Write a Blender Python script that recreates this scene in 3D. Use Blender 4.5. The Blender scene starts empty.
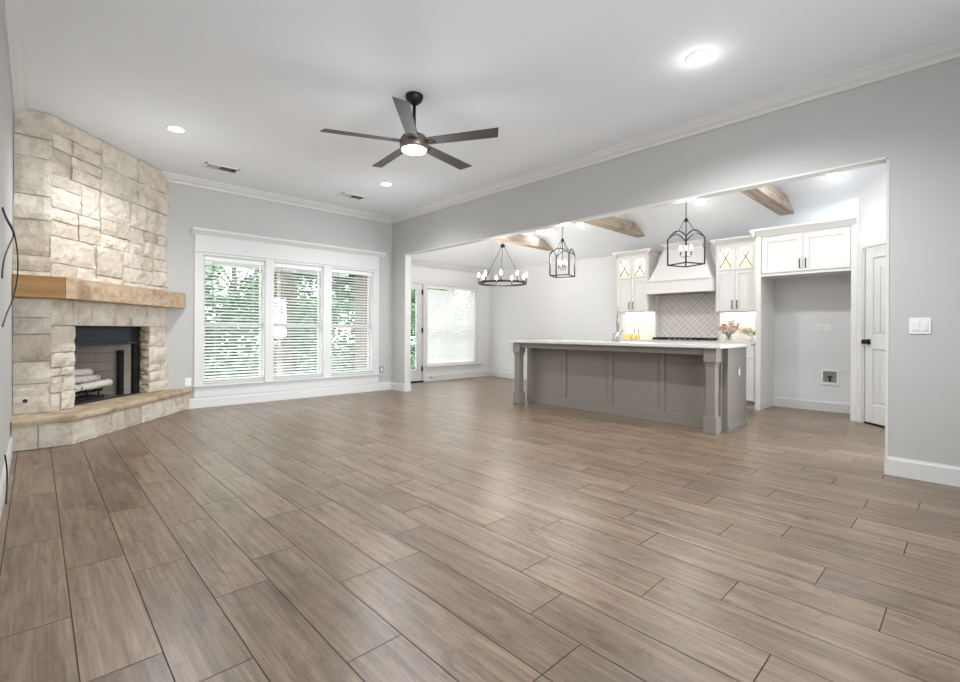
import bpy, bmesh, math, random
from mathutils import Vector, Matrix, noise
R = math.radians
rnd = random.Random(7)
C = bpy.context.scene.collection

# ------------------------------------------------------------------ camera
cd = bpy.data.cameras.new('camera')
cam = bpy.data.objects.new('camera', cd); C.objects.link(cam)
cam.location = (0, 0, 1.05)
F_PX, YAW, ROLL = 468.8, 0.759, 0.005
cd.sensor_fit = 'HORIZONTAL'; cd.sensor_width = 36.0
cd.lens = 36.0 * F_PX / 960
cd.shift_y = -10.3 / 960
cd.clip_start = 0.02; cd.clip_end = 200
cam.matrix_world = (Matrix.Translation((0, 0, 1.05)) @ Matrix.Rotation(-YAW, 4, 'Z')
                    @ Matrix.Rotation(math.pi / 2, 4, 'X') @ Matrix.Rotation(ROLL, 4, 'Z'))
bpy.context.scene.camera = cam

# ------------------------------------------------------------------ world, exposure
w = bpy.data.worlds.new('sky'); bpy.context.scene.world = w
w.use_nodes = True
bg = w.node_tree.nodes['Background']
bg.inputs[0].default_value = (0.93, 0.97, 1.0, 1)
bg.inputs[1].default_value = 5.6
vs = bpy.context.scene.view_settings
vs.view_transform = 'Standard'; vs.look = 'None'; vs.gamma = 1; vs.use_curve_mapping = False
vs.exposure = 0.82
bpy.context.scene.cycles.use_denoising = True
bpy.context.scene.cycles.max_bounces = 10
bpy.context.scene.cycles.diffuse_bounces = 6
bpy.context.scene.cycles.transparent_max_bounces = 16
bpy.context.scene.cycles.sample_clamp_indirect = 6.0

def fill_lamp(name, loc, target, sx, sy, power, color=(.87, .935, 1.0), spread=110):
    l = bpy.data.lights.new(name, 'AREA'); l.shape = 'RECTANGLE'; l.size = sx; l.size_y = sy; l.energy = power; l.color = color; l.spread = R(spread)
    o = bpy.data.objects.new(name, l); C.objects.link(o); o.location = loc
    o.rotation_euler = (Vector(target) - Vector(loc)).to_track_quat('-Z', 'Y').to_euler()
fill_lamp('rear_fill', (1.6, -2.5, 1.5), (2.2, 5.0, 1.7), 2.8, 1.6, 57)  # added area fill behind the camera, no real window modelled
fill_lamp('kitchen_rear_fill', (6.1, -2.5, 1.5), (6.1, 4.0, 1.9), 1.6, 1.4, 80)  # added area fill for the kitchen, out of view
P_DOWN = 74.0      # recessed downlights, living room
GLOW = .005
P_KIT = 22.5       # recessed downlights, kitchen
P_FAN = 39.0
P_PEND = 7.0
P_CHAND = 16.0

# ------------------------------------------------------------------ main dimensions
ZC = 3.042                       # living-room ceiling
XL, XR, XR2 = -0.15, 4.593, 4.70 # left wall, kitchen-opening wall (two faces)
YW, YW2 = 7.123, 7.28            # window wall
OY0, OY1, OZ = 0.442, 6.71, 2.356
XK, YN = 7.65, 7.75              # kitchen far wall, breakfast-nook wall
ZP = 2.43                        # plate height of the vaulted kitchen ceiling
SL = 0.48
XM = (XR2 + XK) / 2
ZR = ZP + SL * (XK - XM)
YB = -2.6                        # how far the rooms run behind the camera

# ------------------------------------------------------------------ materials
MATS = {}
def mat(name, col, rough=0.5, metal=0.0, var=0.04, nscale=6.0, bump=0.0, bscale=60.0, emit=None, spec=None, alpha=None):
    if name in MATS: return MATS[name]
    m = bpy.data.materials.new(name); m.use_nodes = True
    nt = m.node_tree; b = nt.nodes['Principled BSDF']
    tc = nt.nodes.new('ShaderNodeTexCoord')
    n = nt.nodes.new('ShaderNodeTexNoise'); n.inputs['Scale'].default_value = nscale; n.inputs['Detail'].default_value = 4
    nt.links.new(tc.outputs['Object'], n.inputs['Vector'])
    mx = nt.nodes.new('ShaderNodeMix'); mx.data_type = 'RGBA'
    mx.inputs['A'].default_value = [max(0, c * (1 - var)) for c in col] + [1]
    mx.inputs['B'].default_value = [min(1, c * (1 + var)) for c in col] + [1]
    nt.links.new(n.outputs['Fac'], mx.inputs['Factor'])
    nt.links.new(mx.outputs['Result'], b.inputs['Base Color'])
    b.inputs['Roughness'].default_value = rough
    b.inputs['Metallic'].default_value = metal
    if spec is not None: b.inputs['Specular IOR Level'].default_value = spec
    if emit:
        b.inputs['Emission Color'].default_value = list(emit[0]) + [1]
        b.inputs['Emission Strength'].default_value = emit[1]
    if bump:
        n2 = nt.nodes.new('ShaderNodeTexNoise'); n2.inputs['Scale'].default_value = bscale; n2.inputs['Detail'].default_value = 5
        nt.links.new(tc.outputs['Object'], n2.inputs['Vector'])
        bp = nt.nodes.new('ShaderNodeBump'); bp.inputs['Strength'].default_value = bump; bp.inputs['Distance'].default_value = 0.02
        nt.links.new(n2.outputs['Fac'], bp.inputs['Height'])
        nt.links.new(bp.outputs['Normal'], b.inputs['Normal'])
    MATS[name] = m
    return m

def ramp(nt, stops, fac):
    r = nt.nodes.new('ShaderNodeValToRGB')
    e = r.color_ramp.elements
    while len(e) < len(stops): e.new(0.5)
    for i, (p, c) in enumerate(stops):
        e[i].position = p; e[i].color = (c[0], c[1], c[2], 1)
    nt.links.new(fac, r.inputs['Fac'])
    return r

def floor_material():
    m = bpy.data.materials.new('wood_look_plank_tile'); m.use_nodes = True
    nt = m.node_tree; L = nt.links; b = nt.nodes['Principled BSDF']
    geo = nt.nodes.new('ShaderNodeNewGeometry'); tc = nt.nodes.new('ShaderNodeTexCoord')
    # shift the grain from plank to plank
    off = nt.nodes.new('ShaderNodeVectorMath'); off.operation = 'MULTIPLY_ADD'
    comb = nt.nodes.new('ShaderNodeCombineXYZ')
    for i in range(3): L.new(geo.outputs['Random Per Island'], comb.inputs[i])
    L.new(comb.outputs[0], off.inputs[0]); off.inputs[1].default_value = (37, 53, 11)
    L.new(tc.outputs['Object'], off.inputs[2])
    def grain(sc, detail, rough=.6, dist=0.0):
        mp = nt.nodes.new('ShaderNodeMapping'); mp.inputs['Scale'].default_value = sc
        L.new(off.outputs[0], mp.inputs['Vector'])
        n = nt.nodes.new('ShaderNodeTexNoise'); n.inputs['Scale'].default_value = 1; n.inputs['Detail'].default_value = detail
        n.inputs['Roughness'].default_value = rough; n.inputs['Distortion'].default_value = dist
        L.new(mp.outputs[0], n.inputs['Vector']); return n
    g1 = grain((34, 1.7, 1), 6, .65, .6)
    g2 = grain((5, 1.1, 1), 4, .6, 1.2)
    g3 = grain((110, 3.2, 1), 3, .6)
    r1 = ramp(nt, [(.25, (.130, .083, .052)), (.48, (.215, .153, .106)), (.72, (.285, .22, .163))], g1.outputs['Fac'])
    r2 = ramp(nt, [(.30, (.66, .65, .65)), (.55, (1.0, .98, .96)), (.8, (1.10, 1.09, 1.08))], g2.outputs['Fac'])
    g4 = grain((9, 3.5, 1), 6, .7, 2.2)
    r5 = ramp(nt, [(.30, (.62, .58, .55)), (.46, (.97, .96, .95)), (.62, (1.0, 1.0, 1.0)), (.80, (1.12, 1.10, 1.08))], g4.outputs['Fac'])
    r3 = ramp(nt, [(.35, (.80, .79, .78)), (.6, (1.06, 1.06, 1.06))], g3.outputs['Fac'])
    r4 = ramp(nt, [(0, (.86, .855, .86)), (.35, (.97, .95, .94)), (.7, (1.03, 1.03, 1.02)), (1, (1.12, 1.11, 1.09))], geo.outputs['Random Per Island'])
    cur = r1.outputs['Color']
    for rr in (r2, r3, r4, r5):
        mx = nt.nodes.new('ShaderNodeMix'); mx.data_type = 'RGBA'; mx.blend_type = 'MULTIPLY'; mx.inputs['Factor'].default_value = 1
        L.new(cur, mx.inputs['A']); L.new(rr.outputs['Color'], mx.inputs['B']); cur = mx.outputs['Result']
    L.new(cur, b.inputs['Base Color'])
    rr_ = nt.nodes.new('ShaderNodeMapRange'); rr_.inputs['To Min'].default_value = .27; rr_.inputs['To Max'].default_value = .36
    L.new(g2.outputs['Fac'], rr_.inputs['Value']); L.new(rr_.outputs[0], b.inputs['Roughness'])
    b.inputs['Specular IOR Level'].default_value = .65
    bp = nt.nodes.new('ShaderNodeBump'); bp.inputs['Strength'].default_value = .08; bp.inputs['Distance'].default_value = .01
    L.new(g1.outputs['Fac'], bp.inputs['Height']); L.new(bp.outputs[0], b.inputs['Normal'])
    return m

def stone_material(name, lo, mid, hi, bump=.8):
    m = bpy.data.materials.new(name); m.use_nodes = True
    nt = m.node_tree; L = nt.links; b = nt.nodes['Principled BSDF']
    geo = nt.nodes.new('ShaderNodeNewGeometry'); tc = nt.nodes.new('ShaderNodeTexCoord')
    n = nt.nodes.new('ShaderNodeTexNoise'); n.inputs['Scale'].default_value = 7; n.inputs['Detail'].default_value = 9; n.inputs['Roughness'].default_value = .65
    L.new(tc.outputs['Object'], n.inputs['Vector'])
    r1 = ramp(nt, [(.28, lo), (.5, mid), (.74, hi)], n.outputs['Fac'])
    r2 = ramp(nt, [(0, (.80, .76, .70)), (.3, (.97, .95, .92)), (.75, (1.03, 1.03, 1.02)), (1, (.88, .86, .85))], geo.outputs['Random Per Island'])
    mx = nt.nodes.new('ShaderNodeMix'); mx.data_type = 'RGBA'; mx.blend_type = 'MULTIPLY'; mx.inputs['Factor'].default_value = 1
    L.new(r1.outputs['Color'], mx.inputs['A']); L.new(r2.outputs['Color'], mx.inputs['B'])
    L.new(mx.outputs['Result'], b.inputs['Base Color'])
    b.inputs['Roughness'].default_value = .9; b.inputs['Specular IOR Level'].default_value = .2
    n2 = nt.nodes.new('ShaderNodeTexNoise'); n2.inputs['Scale'].default_value = 28; n2.inputs['Detail'].default_value = 8; n2.inputs['Roughness'].default_value = .7
    L.new(tc.outputs['Object'], n2.inputs['Vector'])
    bp = nt.nodes.new('ShaderNodeBump'); bp.inputs['Strength'].default_value = bump; bp.inputs['Distance'].default_value = .018
    L.new(n2.outputs['Fac'], bp.inputs['Height']); L.new(bp.outputs[0], b.inputs['Normal'])
    return m

def wood_material(name, dark, light, axis, scale=1.0, rough=.6, knots=True):
    m = bpy.data.materials.new(name); m.use_nodes = True
    nt = m.node_tree; L = nt.links; b = nt.nodes['Principled BSDF']
    tc = nt.nodes.new('ShaderNodeTexCoord'); mp = nt.nodes.new('ShaderNodeMapping')
    s = [26 * scale] * 3; s['xyz'.index(axis)] = 1.6 * scale
    mp.inputs['Scale'].default_value = s
    L.new(tc.outputs['Object'], mp.inputs['Vector'])
    n = nt.nodes.new('ShaderNodeTexNoise'); n.inputs['Scale'].default_value = 1; n.inputs['Detail'].default_value = 6; n.inputs['Distortion'].default_value = .8
    L.new(mp.outputs[0], n.inputs['Vector'])
    r1 = ramp(nt, [(.3, dark), (.7, light)], n.outputs['Fac'])
    n2 = nt.nodes.new('ShaderNodeTexNoise'); n2.inputs['Scale'].default_value = 4 * scale; n2.inputs['Detail'].default_value = 3
    L.new(tc.outputs['Object'], n2.inputs['Vector'])
    r2 = ramp(nt, [(.28, (.55, .48, .42)), (.45, (1, 1, 1))], n2.outputs['Fac'])
    mx = nt.nodes.new('ShaderNodeMix'); mx.data_type = 'RGBA'; mx.blend_type = 'MULTIPLY'; mx.inputs['Factor'].default_value = 1
    L.new(r1.outputs['Color'], mx.inputs['A']); L.new(r2.outputs['Color'], mx.inputs['B'])
    L.new(mx.outputs['Result'], b.inputs['Base Color'])
    b.inputs['Roughness'].default_value = rough
    bp = nt.nodes.new('ShaderNodeBump'); bp.inputs['Strength'].default_value = .25; bp.inputs['Distance'].default_value = .01
    L.new(n.outputs['Fac'], bp.inputs['Height']); L.new(bp.outputs[0], b.inputs['Normal'])
    return m

def tile_material(name, c1, c2, grout, bw, rh, mortar, rot, plane, offset=.5):
    m = bpy.data.materials.new(name); m.use_nodes = True
    nt = m.node_tree; L = nt.links; b = nt.nodes['Principled BSDF']
    tc = nt.nodes.new('ShaderNodeTexCoord')
    sep = nt.nodes.new('ShaderNodeSeparateXYZ'); L.new(tc.outputs['Object'], sep.inputs[0])
    cb = nt.nodes.new('ShaderNodeCombineXYZ')
    L.new(sep.outputs['XYZ'.index(plane[0])], cb.inputs[0]); L.new(sep.outputs['XYZ'.index(plane[1])], cb.inputs[1])
    mp = nt.nodes.new('ShaderNodeMapping'); mp.inputs['Rotation'].default_value = (0, 0, rot)
    L.new(cb.outputs[0], mp.inputs['Vector'])
    br = nt.nodes.new('ShaderNodeTexBrick')
    br.inputs['Color1'].default_value = (*c1, 1); br.inputs['Color2'].default_value = (*c2, 1); br.inputs['Mortar'].default_value = (*grout, 1)
    br.inputs['Scale'].default_value = 1; br.inputs['Brick Width'].default_value = bw; br.inputs['Row Height'].default_value = rh
    br.inputs['Mortar Size'].default_value = mortar; br.offset = offset
    L.new(mp.outputs[0], br.inputs['Vector']); L.new(br.outputs['Color'], b.inputs['Base Color'])
    bp = nt.nodes.new('ShaderNodeBump'); bp.invert = True; bp.inputs['Strength'].default_value = .4; bp.inputs['Distance'].default_value = .004
    L.new(br.outputs['Fac'], bp.inputs['Height']); L.new(bp.outputs[0], b.inputs['Normal'])
    b.inputs['Roughness'].default_value = .35
    return m

def glass_material(name, tint=(1, 1, 1), refl=.07, rough=.0):
    m = bpy.data.materials.new(name); m.use_nodes = True
    nt = m.node_tree; L = nt.links
    nt.nodes.remove(nt.nodes['Principled BSDF']); out = nt.nodes['Material Output']
    t = nt.nodes.new('ShaderNodeBsdfTransparent'); t.inputs[0].default_value = (*tint, 1)
    g = nt.nodes.new('ShaderNodeBsdfGlossy'); g.inputs['Roughness'].default_value = rough
    mx = nt.nodes.new('ShaderNodeMixShader'); mx.inputs[0].default_value = refl
    L.new(t.outputs[0], mx.inputs[1]); L.new(g.outputs[0], mx.inputs[2]); L.new(mx.outputs[0], out.inputs[0])
    return m

M_WALL = mat('warm_grey_wall_paint', (.505, .50, .485), .75, var=.015, bump=.05, bscale=220)
M_CEIL = mat('flat_white_ceiling_paint', (.855, .885, .92), .85, var=.01, bump=.06, bscale=160)
M_KWALL = mat('pale_kitchen_wall_paint', (.72, .725, .73), .75, var=.01, bump=.05, bscale=220)
M_TRIM = mat('white_trim_paint', (.68, .675, .66), .4, var=.01)
M_CAB = mat('white_cabinet_paint', (.73, .715, .69), .38, var=.012)
M_GREY = mat('warm_grey_cabinet_paint', (.213, .192, .166), .45, var=.03)
M_QUARTZ = mat('white_quartz', (.64, .625, .605), .2, var=.05, nscale=14)
M_BLACK = mat('matte_black_metal', (.022, .022, .024), .45, metal=.6, var=.1)
M_FANMETAL = mat('brushed_bronze_metal', (.20, .165, .14), .4, metal=.7, var=.08)
M_BRONZE = mat('dark_bronze_metal', (.05, .047, .045), .38, metal=.8, var=.1)
M_CHROME = mat('brushed_nickel', (.36, .355, .345), .28, metal=1.0, var=.03)
M_PLASTIC = mat('white_plastic', (.80, .80, .79), .35, var=.01)
M_BACKLIT = mat('backlit_white_glazing_bar', (.22, .20, .175), .5, var=.05)  # white-painted bars, darkened in colour to look backlit
M_GREYPL = mat('grey_plastic', (.26, .255, .25), .4, var=.03)
M_GROUT = mat('brown_grey_grout', (.085, .068, .056), .9, var=.15)
M_FLOOR = floor_material()
M_STONE = stone_material('cream_limestone', (.50, .44, .36), (.69, .63, .545), (.80, .755, .68))
M_CAPST = stone_material('tan_hearth_stone', (.33, .24, .15), (.50, .40, .28), (.64, .57, .46))
M_MORTAR = mat('sand_mortar', (.50, .44, .36), .95, var=.12, nscale=30, bump=.5, bscale=120)
M_MANTEL = wood_material('bleached_mantel_wood', (.36, .245, .15), (.58, .44, .31), 'x', .7)
M_BEAM = wood_material('driftwood_beam', (.29, .225, .17), (.49, .405, .32), 'x', .8)
M_FIREBRICK = tile_material('grey_firebrick', (.33, .29, .245), (.37, .325, .275), (.22, .19, .16), .34, .11, .004, 0, 'XZ')
M_FIREFLOOR = mat('sooty_firebrick', (.12, .105, .09), .9, var=.2)
M_HOODBAND = mat('black_firebox_steel', (.035, .042, .05), .3, metal=.7, var=.08)
M_HERRING = tile_material('pearl_backsplash_tile', (.60, .56, .51), (.66, .62, .57), (.80, .78, .75), .085, .06, .006, R(45), 'YZ', 0.0)
M_SUBWAY = tile_material('white_subway_tile', (.80, .79, .77), (.83, .82, .80), (.70, .69, .67), .2, .075, .004, 0, 'YZ')
M_GLASS = glass_material('window_glass', (.96, .985, .98), .06)
M_CLEAR = glass_material('clear_vase_glass', (.93, .96, .95), .12)
M_SLAT = mat('white_blind_slat', (.82, .82, .81), .45, var=.01)
M_BULB = mat('glowing_bulb', (1, .95, .85), .4, emit=((1, .93, .82), 9.0))
M_LENS = mat('frosted_light_lens', (1, .97, .92), .5, emit=((1, .96, .90), 7.0))
M_LED = mat('warm_led_strip', (1, .9, .75), .5, emit=((1, .86, .62), 5.0))
M_BIRCH = mat('birch_bark', (.70, .66, .59), .9, var=.3, nscale=22, bump=.6, bscale=40)
M_CABLE = mat('black_cable_rubber', (.012, .012, .013), .5, var=.1)
M_CANDLE = mat('dark_candle_sleeve', (.10, .095, .09), .5, var=.1)

# ------------------------------------------------------------------ mesh helpers
def BM(): return bmesh.new()
def box(bm, x0, x1, y0, y1, z0, z1, M=None):
    vs_ = [Vector((x, y, z)) for x in (x0, x1) for y in (y0, y1) for z in (z0, z1)]
    if M is not None: vs_ = [M @ v for v in vs_]
    v = [bm.verts.new(p) for p in vs_]
    for f in ((0, 1, 3, 2), (4, 6, 7, 5), (0, 4, 5, 1), (2, 3, 7, 6), (0, 2, 6, 4), (1, 5, 7, 3)):
        bm.faces.new([v[i] for i in f])
    return v
def frame_of(axis):
    a = axis.normalized(); h = Vector((0, 0, 1)) if abs(a.z) < .9 else Vector((1, 0, 0))
    u = a.cross(h).normalized(); return u, a.cross(u).normalized()
def tube(bm, pts, r, n=10, closed=False, caps=True):
    pts = [Vector(p) for p in pts]; rings = []; N = len(pts)
    rs = r if isinstance(r, (list, tuple)) else [r] * N
    u = None
    for i, p in enumerate(pts):
        if closed: t = pts[(i + 1) % N] - pts[i - 1]
        else: t = pts[min(i + 1, N - 1)] - pts[max(i - 1, 0)]
        t.normalize()
        if u is None: u, v = frame_of(t)
        else:
            u = (u - t * u.dot(t)).normalized(); v = t.cross(u)
        rings.append([bm.verts.new(p + (u * math.cos(2 * math.pi * k / n) + v * math.sin(2 * math.pi * k / n)) * rs[i]) for k in range(n)])
    for i in range(N if closed else N - 1):
        a, b = rings[i], rings[(i + 1) % N]
        for k in range(n): bm.faces.new((a[k], a[(k + 1) % n], b[(k + 1) % n], b[k]))
    if caps and not closed:
        bm.faces.new(rings[0][::-1]); bm.faces.new(rings[-1])
def bar(bm, p0, p1, wdt, M=None):      # square rod
    p0, p1 = Vector(p0), Vector(p1); t = (p1 - p0).normalized(); u, v = frame_of(t); h = wdt / 2
    a = [bm.verts.new(p + u * su * h + v * sv * h) for p in (p0, p1) for su, sv in ((-1, -1), (1, -1), (1, 1), (-1, 1))]
    for k in range(4): bm.faces.new((a[k], a[(k + 1) % 4], a[4 + (k + 1) % 4], a[4 + k]))
    bm.faces.new(a[3::-1]); bm.faces.new(a[4:])
def lathe(bm, prof, c, n=24, axis=None):
    c = Vector(c); ax = Vector(axis).normalized() if axis else Vector((0, 0, 1)); u, v = frame_of(ax)
    rings = []
    for r, h in prof:
        if r < 1e-5: rings.append([bm.verts.new(c + ax * h)])
        else: rings.append([bm.verts.new(c + ax * h + (u * math.cos(2 * math.pi * k / n) + v * math.sin(2 * math.pi * k / n)) * r) for k in range(n)])
    for a, b in zip(rings, rings[1:]):
        for k in range(n):
            k2 = (k + 1) % n
            q = [a[0] if len(a) == 1 else a[k], a[0] if len(a) == 1 else a[k2], b[0] if len(b) == 1 else b[k2], b[0] if len(b) == 1 else b[k]]
            q2 = []
            for x in q:
                if x not in q2: q2.append(x)
            if len(q2) > 2: bm.faces.new(q2)
    for rg, rev in ((rings[0], True), (rings[-1], False)):
        if len(rg) > 2: bm.faces.new(rg[::-1] if rev else rg)
def prism(bm, poly, z0, z1):
    a = [bm.verts.new((x, y, z0)) for x, y in poly]; b = [bm.verts.new((x, y, z1)) for x, y in poly]; n = len(poly)
    bm.faces.new(a[::-1]); bm.faces.new(b)
    for k in range(n): bm.faces.new((a[k], a[(k + 1) % n], b[(k + 1) % n], b[k]))
def sweep(bm, prof, p0, p1, nrm):      # profile (out, up) swept from p0 to p1, nrm = into the room
    p0, p1, nrm = Vector(p0), Vector(p1), Vector(nrm)
    a = [bm.verts.new(p0 + nrm * o + Vector((0, 0, h))) for o, h in prof]
    b = [bm.verts.new(p1 + nrm * o + Vector((0, 0, h))) for o, h in prof]; n = len(prof)
    for k in range(n): bm.faces.new((a[k], a[(k + 1) % n], b[(k + 1) % n], b[k]))
    bm.faces.new(a[::-1]); bm.faces.new(b)
def ball(bm, c, r, sub=2, sq=(1, 1, 1)):
    g = bmesh.ops.create_icosphere(bm, subdivisions=sub, radius=1)
    for v in g['verts']: v.co = Vector(c) + Vector((v.co.x * r * sq[0], v.co.y * r * sq[1], v.co.z * r * sq[2]))

def obj(name, bm, material, parent=None, bevel=0, smooth=False):
    bmesh.ops.recalc_face_normals(bm, faces=bm.faces[:])
    me = bpy.data.meshes.new(name); bm.to_mesh(me); bm.free()
    if smooth:
        for p in me.polygons: p.use_smooth = True
    me.materials.append(material)
    o = bpy.data.objects.new(name, me); C.objects.link(o)
    if bevel:
        md = o.modifiers.new('bevel', 'BEVEL'); md.width = bevel; md.segments = 2; md.limit_method = 'ANGLE'; md.angle_limit = R(40)
    if smooth == 'auto':
        md = o.modifiers.new('wn', 'WEIGHTED_NORMAL')
    if parent is not None: attach(o, parent)
    return o
def world_of(o):
    m = o.matrix_basis.copy()
    if o.parent is not None: m = world_of(o.parent) @ o.matrix_parent_inverse @ m
    return m
def attach(o, parent):
    o.parent = parent; o.matrix_parent_inverse = world_of(parent).inverted()
def tag(o, label, cat, group=None, kind=None):
    o['label'] = label; o['category'] = cat
    if group: o['group'] = group
    if kind: o['kind'] = kind
    return o
def thing(name, label, cat, loc=(0, 0, 0), group=None):
    o = bpy.data.objects.new(name, None); o.empty_display_size = .1; C.objects.link(o); o.location = loc
    return tag(o, label, cat, group)
def struct(name, bm, m, parent=None, **k):
    o = obj(name, bm, m, parent, **k)
    if parent is None: o['kind'] = 'structure'
    return o
def struct_root(name, loc):
    o = bpy.data.objects.new(name, None); C.objects.link(o); o.location = loc; o['kind'] = 'structure'
    return o
def copy_tree(o, parent=None):
    c = o.copy(); C.objects.link(c)
    if parent is not None: c.parent = parent
    for ch in list(o.children): copy_tree(ch, c)
    return c
def lamp(name, kind, loc, power, color, parent, size=.1, spot=None, blend=.6, rot=None, size_y=None):
    l = bpy.data.lights.new(name, kind); l.energy = power; l.color = color
    if kind == 'AREA':
        l.shape = 'RECTANGLE' if size_y else 'DISK'; l.size = size
        if size_y: l.size_y = size_y
        if spot: l.spread = spot
    elif kind == 'SPOT': l.spot_size = spot; l.spot_blend = blend; l.shadow_soft_size = size
    else: l.shadow_soft_size = size
    o = bpy.data.objects.new(name, l); C.objects.link(o); o.location = loc
    if rot: o.rotation_euler = rot
    attach(o, parent)
    return o
WARM = (1.0, .94, .86); NEUT = (.95, .978, 1.0)

# ================================================================== SETTING
# floor: one mesh of separate 0.2055 x 0.905 m plank tiles over a grout bed
bm = BM()
PW, PL, G = .2055, .905, .0019
Q = {0: 0, 1: 3, 2: 1, 3: 2, 4: 0, 5: 0, 6: 1, 7: 2, 8: 0, 9: 3, 10: 1, 11: 2, 12: 0, 13: 3, 14: 1, 15: 2, 16: 0, 17: 2, 18: 1, -1: 2, -2: 1}
floor_poly = [(XL - .3, XR2 + .1, YB, YW2), (XR2 + .1, XK + .15, YB, YN + .15)]
k = -2
while .1 + PW * k < XK + .2:
    x0 = .1 + PW * k; x1 = x0 + PW
    y_end = YW2 - .02 if (x0 + x1) / 2 < XR2 else YN + .1
    q = Q.get(k, [0, 2, 1, 3][k % 4])
    y = -4 * PL + q * PL / 4
    while y < y_end:
        a, b = max(y, YB), min(y + PL, y_end)
        if b - a > .02:
            v = [bm.verts.new((px, py, 0)) for px, py in ((x0 + G, a + G), (x1 - G, a + G), (x1 - G, b - G), (x0 + G, b - G))]
            bm.faces.new(v)
        y += PL
    k += 1
floor = struct('floor', bm, M_FLOOR)
bm = BM()
box(bm, XL - .5, XR2, YB, YW2, -.15, -.002); box(bm, XR2, XK + .3, YB, YN + .3, -.15, -.002)
struct('floor_grout_bed', bm, M_GROUT, floor)

# living-room ceiling
bm = BM(); box(bm, XL - .3, XR2, YB, YW2 + .1, ZC, ZC + .12)
struct('ceiling', bm, M_CEIL)
# vaulted kitchen ceiling: long slope on each side, hipped over the nook
bm = BM()
yh = YN - (XK - XM)
p = [Vector(t) for t in ((XR2, YB, ZP), (XK, YB, ZP), (XM, YB, ZR), (XR2, YN, ZP), (XK, YN, ZP), (XM, yh, ZR))]
for f in ((0, 2, 5, 3), (1, 4, 5, 2), (3, 5, 4)):
    lo = [bm.verts.new(p[i]) for i in f]; hi = [bm.verts.new(p[i] + Vector((0, 0, .14))) for i in f]; n = len(f)
    bm.faces.new(lo); bm.faces.new(hi[::-1])
    for i in range(n): bm.faces.new((lo[i], lo[(i + 1) % n], hi[(i + 1) % n], hi[i]))
struct('ceiling_kitchen', bm, M_CEIL)

# wall between living room and kitchen, with the wide cased opening
bm = BM()
box(bm, XR, XR2, YB, OY0, 0, ZC); box(bm, XR, XR2, OY1, YW2, 0, ZC); box(bm, XR, XR2, OY0, OY1, OZ, ZC)
box(bm, XR + .002, XR2, YB, YN, ZC, ZC + .25)
struct('wall_right', bm, M_WALL)
# left wall
bm = BM(); box(bm, XL - .12, XL, YB, YW2, 0, ZC); struct('wall_left', bm, M_WALL)

# wall behind the camera (windowless; the added fill lamps stand in front of it)
bm = BM(); box(bm, XL - .12, XR2, YB - .14, YB, 0, ZC)
box(bm, XR2, XK + .15, YB - .14, YB, 0, ZP + .3)
struct('wall_front', bm, M_WALL)

WIN = [(1.632, 2.43), (2.545, 3.315), (3.45, 4.215)]
WZ0, WZ1, WZM = .33, 2.05, 1.11
bm = BM()
xs = [XL] + [x for w_ in WIN for x in w_] + [XR2]
for i in range(0, len(xs), 2): box(bm, xs[i], xs[i + 1], YW, YW2, 0, ZC)
for x0, x1 in WIN: box(bm, x0, x1, YW, YW2, 0, WZ0); box(bm, x0, x1, YW, YW2, WZ1, ZC)
struct('wall_back', bm, M_WALL)
# nook wall with a window and the patio door
NW = (5.85, 7.195); NZ0, NZ1, NZM = .335, 2.0, 1.12
ND = (4.86, 5.735); NDZ = 2.0
bm = BM()
box(bm, XR2, ND[0], YN, YN + .15, 0, ZP); box(bm, ND[1], NW[0], YN, YN + .15, 0, ZP); box(bm, NW[1], XK + .1, YN, YN + .15, 0, ZP)
box(bm, *ND, YN, YN + .15, NDZ, ZP); box(bm, *NW, YN, YN + .15, 0, NZ0); box(bm, *NW, YN, YN + .15, NZ1, ZP)
struct('wall_nook', bm, M_KWALL)
bm = BM(); box(bm, XR, XR2, YW2, YN, 0, ZP + .02); struct('wall_nook_side', bm, M_KWALL)
bm = BM(); box(bm, XK, XK + .15, YB, YN, 0, ZP); struct('wall_kitchen', bm, M_KWALL)

# ---- diagonal pantry wall with its door
A = Vector((7.05, .945, 0)); DD = Vector((-1, -1, 0)).normalized(); DN = Vector((-1, 1, 0)).normalized()
MD = Matrix(((DD.x, DN.x, 0, A.x), (DD.y, DN.y, 0, A.y), (0, 0, 1, 0), (0, 0, 0, 1)))   # local: along, out, up
def dbox(bm, a0, a1, o0, o1, z0, z1): box(bm, a0, a1, o0, o1, z0, z1, MD)
bm = BM()
dbox(bm, .0, .09, -.12, 0, 0, 2.9); dbox(bm, .83, 1.9, -.12, 0, 0, 2.9); dbox(bm, .09, .83, -.12, 0, 2.03, 2.9)
struct('wall_pantry', bm, M_KWALL)
bm = BM(); dbox(bm, .0, .075, 0, .02, .1705, 2.09); dbox(bm, -.005, .08, 0, .028, 0, .17); dbox(bm, .845, .92, 0, .02, 0, 2.09); dbox(bm, .0755, .8445, 0, .02, 2.03, 2.09)
dbox(bm, .0755, .09, -.12, -.0005, 0, 2.03); dbox(bm, .83, .8445, -.12, -.0005, 0, 2.03)
struct('trim_pantry_casing', bm, M_TRIM, bevel=.003)
door = struct_root('door_1', A + DD * .46)
bm = BM()
d0, d1, z0, z1 = .095, .825, .022, 2.015
dbox(bm, d0, d1, -.055, -.02, z0, z1)
for s0, s1 in ((d0, d0 + .11), (d1 - .11, d1)): dbox(bm, s0, s1, -.02, -.008, z0, z1)
for r0, r1 in ((z0, z0 + .21), (.86, 1.02), (1.90, z1)): dbox(bm, d0 + .11, d1 - .11, -.02, -.008, r0, r1)
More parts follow.
